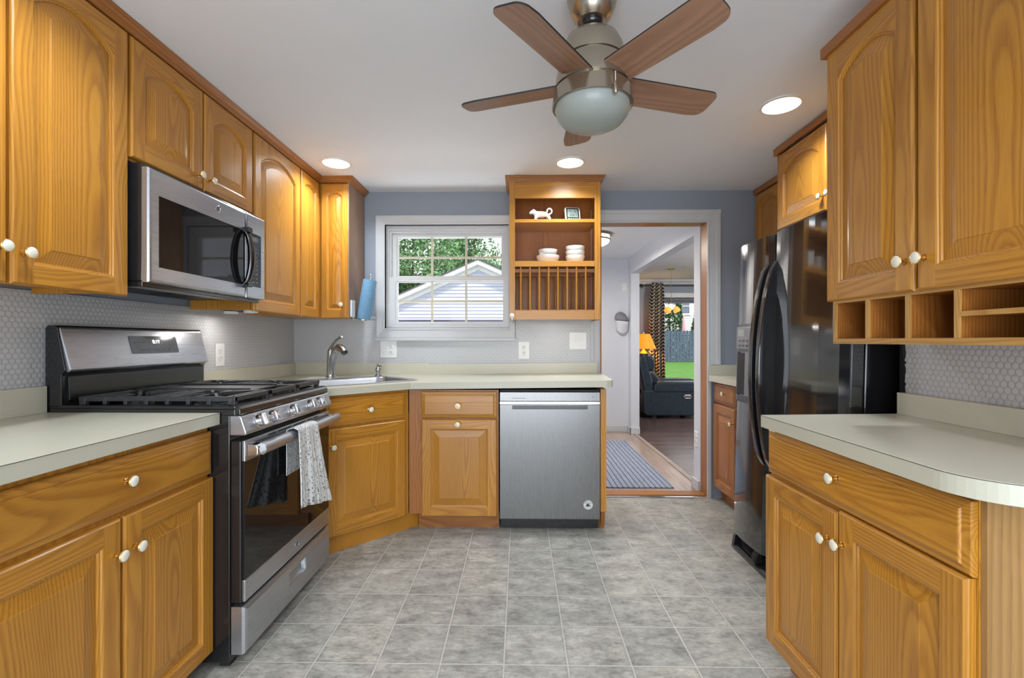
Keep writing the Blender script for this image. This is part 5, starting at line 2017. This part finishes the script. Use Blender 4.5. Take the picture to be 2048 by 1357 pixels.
cap_ = thing('cap', 'grey and white mesh cap hanging on the hall wall', 'cap', (1.29, 5.93, 1.37))
mb = smb()
vs, fs = [], []
def capf(u, v):
    a = u * PI
    r = math.sin(v * PI / 2)
    return (1.295 - .085 * math.cos(a) * r + .01 * v, 5.995 - .11 * math.sin(a) * r - .002, 1.44 + .10 * math.cos(v * PI / 2) - .035 * v * (u - .2))
mb.grid(capf, 18, 10)
mb.build('crown', M['mesh_cap'], cap_, solid=.003)
mb = smb()
mb.grid(lambda u, v: (1.225 + .15 * u + .015 * v, 5.90 + .03 * v - .025 * math.sin(u * PI) + .05 * v, 1.425 - .015 * u - .165 * v * (.55 + .45 * math.sin(u * PI * .8 + .4))), 12, 6)
mb.build('brim', M['cap_white'], cap_, solid=.004)
plate(frame((1.395, 3.690, .395), (0, -1, 0), (-1, 0, 0)), .075, .120, 'white outlet on the short wall end inside the doorway', ('outlet',))
plate(frame((1.345, 6.0, 1.86), (1, 0, 0), (0, -1, 0)), .06, .10, 'small white plate high on the pale hall wall', ('switch',), 'light switch')

# ================================================================== LIVING ROOM
rc = thing('recliner', 'dark blue-black leather recliner seen from its side in the living room', 'recliner', (2.3, 7.35, 0))
Y0, Y1 = 6.98, 7.72
mb = MB()
for yy in (Y0 + .06, Y1 - .06):
    for xx in (2.02, 2.66):
        mb.box(xx - .03, yy - .03, 0, xx + .03, yy + .03, .05)
mb.build('leg', M['black_matt'], rc)
mb = MB()
side = [(1.865, .085), (1.90, .05), (2.78, .05), (2.80, .08), (2.80, .44), (1.85, .43)]
mb.prism(side, Y0, Y0 + .17, 'y')
mb.prism(side, Y1 - .17, Y1, 'y')
mb.box(1.90, Y0 + .17, .06, 2.74, Y1 - .17, .34)
mb.build('base', M['leather'], rc, bevel=.018, seg=3)
for yy in (Y0 - .012, Y1 - .182):
    mb = MB()
    mb.prism([(2.00, .41), (2.00, .50), (2.04, .545), (2.12, .560), (2.74, .560), (2.82, .545), (2.845, .50), (2.835, .42), (2.80, .40), (2.03, .395)], yy, yy + .195, 'y')
    mb.build('armrest', M['leather'], rc, bevel=.045, seg=4)
mb = MB()
mb.box(2.02, Y0 + .19, .33, 2.80, Y1 - .19, .47)
mb.build('seat', M['leather'], rc, bevel=.05, seg=4)
mb = MB()
mb.prism([(1.87, .40), (1.775, .86), (1.79, .955), (1.86, .985), (1.90, .93), (2.03, .42)], Y0 + .02, Y1 - .02, 'y')
bk = mb.build('backrest', M['leather'], rc, bevel=.035, seg=4)
mb = MB()
mb.prism([(1.88, .72), (1.84, .90), (1.88, .975), (1.96, .975), (2.03, .91), (2.045, .80), (2.02, .70)], Y0 + .05, Y1 - .05, 'y')
mb.build('head_cushion', M['leather'], bk, bevel=.045, seg=4)
mb = MB()
mb.prism([(1.95, .45), (1.90, .70), (2.02, .72), (2.10, .64), (2.19, .52), (2.17, .45)], Y0 + .17, Y1 - .17, 'y')
mb.build('lumbar_cushion', M['leather'], bk, bevel=.045, seg=4)
mb = MB()
mb.prism([(2.44, .335), (2.46, .365), (2.55, .365), (2.57, .335), (2.55, .305), (2.46, .305)], Y0 - .012, Y0 - .0005, 'y')
mb.build('recline_handle', M['chrome'], rc, bevel=.005)
lt = thing('side_table', 'small round side table behind the recliner', 'table', (2.09, 7.93, 0))
mb = smb()
mb.lathe([(.14, 0), (.13, .02), (.025, .035), (.022, .55), (.10, .565)], (2.09, 7.93, 0), (0, 0, 1), 24)
mb.build('pedestal', M['black_matt'], lt)
mb = smb()
mb.lathe([(.145, .566), (.148, .575), (.145, .59), (0, .59)], (2.09, 7.93, 0), (0, 0, 1), 28)
mb.build('top', M['oak_red'], lt)
tl = thing('table_lamp', 'lit table lamp with orange cone shade beside the curtain', 'lamp', (2.105, 7.93, .59))
mb = smb()
mb.lathe([(.06, .591), (.062, .60), (.03, .62), (.045, .70), (.075, .80), (.085, .87), (.07, .95), (.03, 1.0), (.012, 1.02), (.010, 1.06)], (2.105, 7.93, 0), (0, 0, 1), 24)
mb.build('base', M['brass'], tl)
mb = smb()
mb.lathe([(.205, 1.035), (.105, 1.285), (.103, 1.285), (.203, 1.035)], (2.105, 7.93, 0), (0, 0, 1), 36, cap=False)
mb.build('lamp_shade', M['shade'], tl)
mb = smb()
mb.lathe([(.004, 1.06), (.004, 1.30), (.010, 1.305), (.008, 1.318), (0, 1.322)], (2.105, 7.93, 0), (0, 0, 1), 10)
for a in (0, 2.09, 4.19):
    mb.tube([(2.105, 7.93, 1.284), (2.105 + .103 * math.cos(a), 7.93 + .103 * math.sin(a), 1.284)], .002, 6)
mb.build('finial', M['brass'], tl)
lamp('table_lamp_bulb', 'POINT', (2.105, 7.93, 1.14), 9, (1.0, .62, .22), shadow_soft_size=.04)
ch = thing('lamp_reflection', 'modelled reflection of two small amber lamp shades in the living room window', 'reflection', (2.27, 7.0, 2.245))  # reflection of a lamp in the window glass, built as a hanging object
mb = smb()
mb.lathe([(.05, 0), (.045, -.012), (.01, -.02)], (2.27, 7.0, 2.2445), (0, 0, 1), 20)
mb.tube([(2.27, 7.0, 2.235), (2.27, 7.0, 1.72)], .003, 6)
mb.tube([(2.215, 7.0, 1.690), (2.24, 7.0, 1.725), (2.27, 7.0, 1.735), (2.30, 7.0, 1.725), (2.335, 7.0, 1.690)], .004, 8)
mb.build('stem', M['brass'], ch)
for xx, tx in ((2.225, -.45), (2.340, .30)):
    mb = smb()
    mb.lathe([(.012, .085), (.030, .072), (.046, .045), (.052, .010), (.050, 0), (.047, .010), (.040, .042), (.02, .066)], (xx + tx * .05, 6.985, 1.605), Vector((-tx, .25, .9)), 24, cap=False)
    mb.build('shade', M['reflected_shade'], ch)
lamp('living_fill_light', 'POINT', (3.6, 5.4, 2.05), 105, (1.0, .97, .93), shadow_soft_size=.15)  # unseen fill added to brighten the dark living room walls

# ================================================================== OUTDOORS
mb = MB()
mb.box(-30, 3.70, -.40, 45, 70, -.15)
g = mb.build('lawn', M['lawn'])
struct(g)
# garage with lap siding seen through the kitchen window
ga = thing('garage', 'pale blue-white sided garage with white gable boards outside the kitchen window', 'building', (-1.2, 15.0, -.15))
GY, GX, GZ, SL, HW = 13.5, -1.195, 3.36, .445, 3.7
half = lambda z: max(0.0, min(HW - .12, (GZ - z) / SL))
mb = MB()
z = -.15
while z < GZ - .03:
    zt = min(z + .100, GZ - .01)
    a, b = half(z), half(zt)
    mb.add([(GX - a, GY - .032, z), (GX + a, GY - .032, z), (GX + b, GY - .002, zt), (GX - b, GY - .002, zt), (GX - a, GY, z), (GX + a, GY, z)], [(0, 1, 2, 3), (0, 4, 5, 1)])
    z += .100
mb.prism([(GX - HW + .12, -.15), (GX + HW - .12, -.15), (GX + HW - .12, half(9) + GZ - SL * (HW - .12)), (GX, GZ), (GX - HW + .12, GZ - SL * (HW - .12))], GY, GY + 6, 'y')
mb.build('siding', M['siding'], ga)
mb = MB()
for s in (-1, 1):
    for (d0, d1, o, y0_) in ((.0, .115, .10, -.30), (-.135, -.02, .10, -.05)):
        mb.prism([(GX, GZ + d1), (GX + s * (HW + .2), GZ + d1 - SL * (HW + .2)), (GX + s * (HW + .2), GZ + d0 - SL * (HW + .2)), (GX, GZ + d0)], GY + y0_, GY + y0_ + .03, 'y')
    mb.prism([(GX, GZ), (GX + s * (HW + .2), GZ - SL * (HW + .2)), (GX + s * (HW + .2), GZ - .015 - SL * (HW + .2)), (GX, GZ - .015)], GY - .29, GY, 'y')
mb.build('gable_board', M['fascia'], ga)
mb = MB()
for s in (-1, 1):
    mb.prism([(GX, GZ + .15), (GX + s * (HW + .24), GZ + .15 - SL * (HW + .24)), (GX + s * (HW + .24), GZ + .115 - SL * (HW + .24)), (GX, GZ + .115)], GY - .33, GY + 6.2, 'y')
mb.build('roof', M['shingle'], ga)
mb = MB()
mb.box(GX - 3.1, GY - .035, -.15, GX + 1.9, GY - .022, 1.78)
for k in range(4):
    mb.box(GX - 3.08, GY - .040, -.10 + k * .48, GX + 1.88, GY - .034, .30 + k * .46)
mb.build('garage_door', M['garage_door'], ga)

def tree(label, x, y, z, rx, rz, n, leaf, mat, name='leafy_tree', trunk=.16, seed=1, cat='tree', conical=False, group=None):
    t = thing(name, label, cat, (x, y, -.15), group=group)
    rr = random.Random(seed)
    mb = MB()
    clumps = []
    for k in range(26):
        while True:
            p = Vector((rr.uniform(-1, 1), rr.uniform(-1, 1), rr.uniform(-1, 1)))
            if .35 < p.length < 1:
                break
        clumps.append((p, rr.uniform(.22, .42)))
    for k in range(n):
        if conical:
            h = rr.random() ** .8
            r = rx * (1 - h) ** .75 * (.82 + .22 * rr.random())
            a = rr.uniform(0, 2 * PI)
            c = Vector((x + r * math.cos(a), y + r * math.sin(a), -.1 + h * rz))
        else:
            p, cr_ = clumps[rr.randrange(len(clumps))]
            d = Vector((rr.gauss(0, 1), rr.gauss(0, 1), rr.gauss(0, 1))).normalized() * cr_ * rr.uniform(.7, 1.1)
            q = p * .78 + d
            c = Vector((x + q.x * rx, y + q.y * rx, z + q.z * rz))
        s = leaf * rr.uniform(.6, 1.3)
        u = Vector((rr.gauss(0, 1), rr.gauss(0, 1), rr.gauss(0, 1))).normalized()
        v = u.cross(Vector((rr.gauss(0, 1), rr.gauss(0, 1), rr.gauss(0, 1)))).normalized()
        mb.add([c - u * s, c - v * s * .5, c + u * s, c + v * s * .5], [(0, 1, 2, 3)])
    mb.build('foliage', mat, t)
    mb = smb()
    top = z if not conical else rz * .5
    mb.tube([(x, y, -.16), (x + .05, y, top * .4), (x - .05, y, top)], [trunk, trunk * .8, trunk * .4], 10)
    if not conical:
        for p, cr_ in clumps[:8]:
            mb.tube([(x, y, top * .55), (x + p.x * rx * .4, y + p.y * rx * .4, z - rz * .2 + p.z * rz * .3), (x + p.x * rx * .75, y + p.y * rx * .75, z + p.z * rz * .7)], [trunk * .45, trunk * .3, trunk * .1], 6)
    mb.build('trunk', M['bark'], t)
    return t
tree('broad leafy tree behind the left slope of the garage roof', -5.95, 25.8, 5.25, 3.1, 4.0, 11000, .115, M['leaf'], seed=4)
tree('leafy tree rising behind the middle of the garage roof', -4.1, 32.0, 6.5, 2.7, 4.5, 9000, .13, M['leaf'], seed=8)
tree('lower leafy tree behind the garage peak under the open sky', -.9, 38.0, 5.3, 3.1, 2.9, 8000, .15, M['leaf'], seed=12)
tree('dark leafy tree with visible trunk behind the left end of the garage', -5.3, 21.2, 3.3, 1.15, 1.1, 3200, .075, M['leaf_dark'], name='dark_tree', trunk=.10, seed=15)
struct(MB().box(-12, 3.70, -.1499, .12, 13.45, -.135).build('added_grey_ground', M['concrete']))  # unseen grey ground added to keep green lawn bounce off the garage
# back yard seen through the living room window
fe = thing('wooden_fence', 'blue-grey picket privacy fence at the far edge of the lawn', 'fence', (10, 29, -.15))
mb = MB()
rr = random.Random(9)
x = 4.0
while x < 18:
    hgt = 1.80 + rr.uniform(-.012, .012)
    w = .165
    mb.prism([(x, -.12), (x + w, -.12), (x + w, hgt - .05), (x + w - .04, hgt), (x + .04, hgt), (x, hgt - .05)], 28.97, 29.0, 'y')
    x += w + .026
mb.build('picket', M['fence'], fe)
mb = MB()
for zz in (.25, 1.45):
    mb.box(4, 29.0, zz, 18, 29.05, zz + .09)
mb.build('rail', M['fence'], fe)
tree('tall dense evergreen behind the fence, left in the living room window', 9.90, 31.0, 0, 1.12, 9.0, 9000, .095, M['leaf_dark'], name='evergreen_tree', trunk=.08, seed=21, conical=True)
tree('pointed evergreen behind the fence, right in the living room window', 12.95, 33.3, 0, 1.10, 4.55, 5200, .085, M['leaf_dark'], name='evergreen_tree', trunk=.08, seed=22, conical=True)
ho = thing('house', 'white-sided house with a window beyond the fence', 'building', (13, 38, -.15))
mb = MB()
z = -.15
while z < 7:
    mb.add([(6, 36 - .02, z), (22, 36 - .02, z), (22, 36, z + .16), (6, 36, z + .16), (6, 36, z), (22, 36, z)], [(0, 1, 2, 3), (0, 4, 5, 1)])
    z += .16
mb.box(6, 36, -.15, 22, 42, 7)
mb.build('siding', M['siding_white'], ho)
wf = MB()
picture_frame(wf, (11.75, 13.15, 3.15, 4.55), (11.87, 13.03, 3.27, 4.43), 35.96, [(0, -.02), (0, .03), (1, .03), (1, -.02)])
wf.box(12.42, 35.93, 3.27, 12.48, 35.96, 4.43)
wf.box(11.87, 35.93, 3.80, 13.03, 35.96, 3.86)
wfo = wf.build('window_frame', M['fascia'], ho)
mb = MB()
mb.box(11.87, 35.965, 3.27, 13.03, 35.972, 4.43)
mb.build('pane', M['glassdark'], wfo)
um = thing('patio_umbrella', 'closed pink patio umbrella standing behind the fence', 'umbrella', (10.37, 29.6, -.15))
mb = smb()
mb.lathe([(.25, -.15), (.25, -.08), (.025, -.06), (.022, 2.75), (.04, 2.78), (0, 2.84)], (10.37, 29.6, 0), (0, 0, 1), 14)
mb.build('pole', M['fascia'], um)
mb = smb()
mb.lathe([(.16, 1.30), (.17, 1.40), (.12, 1.9), (.09, 2.3), (.05, 2.65), (.025, 2.72)], (10.37, 29.6, 0), (0, 0, 1), 14, cap=False)
mb.build('canopy', M['pink'], um)
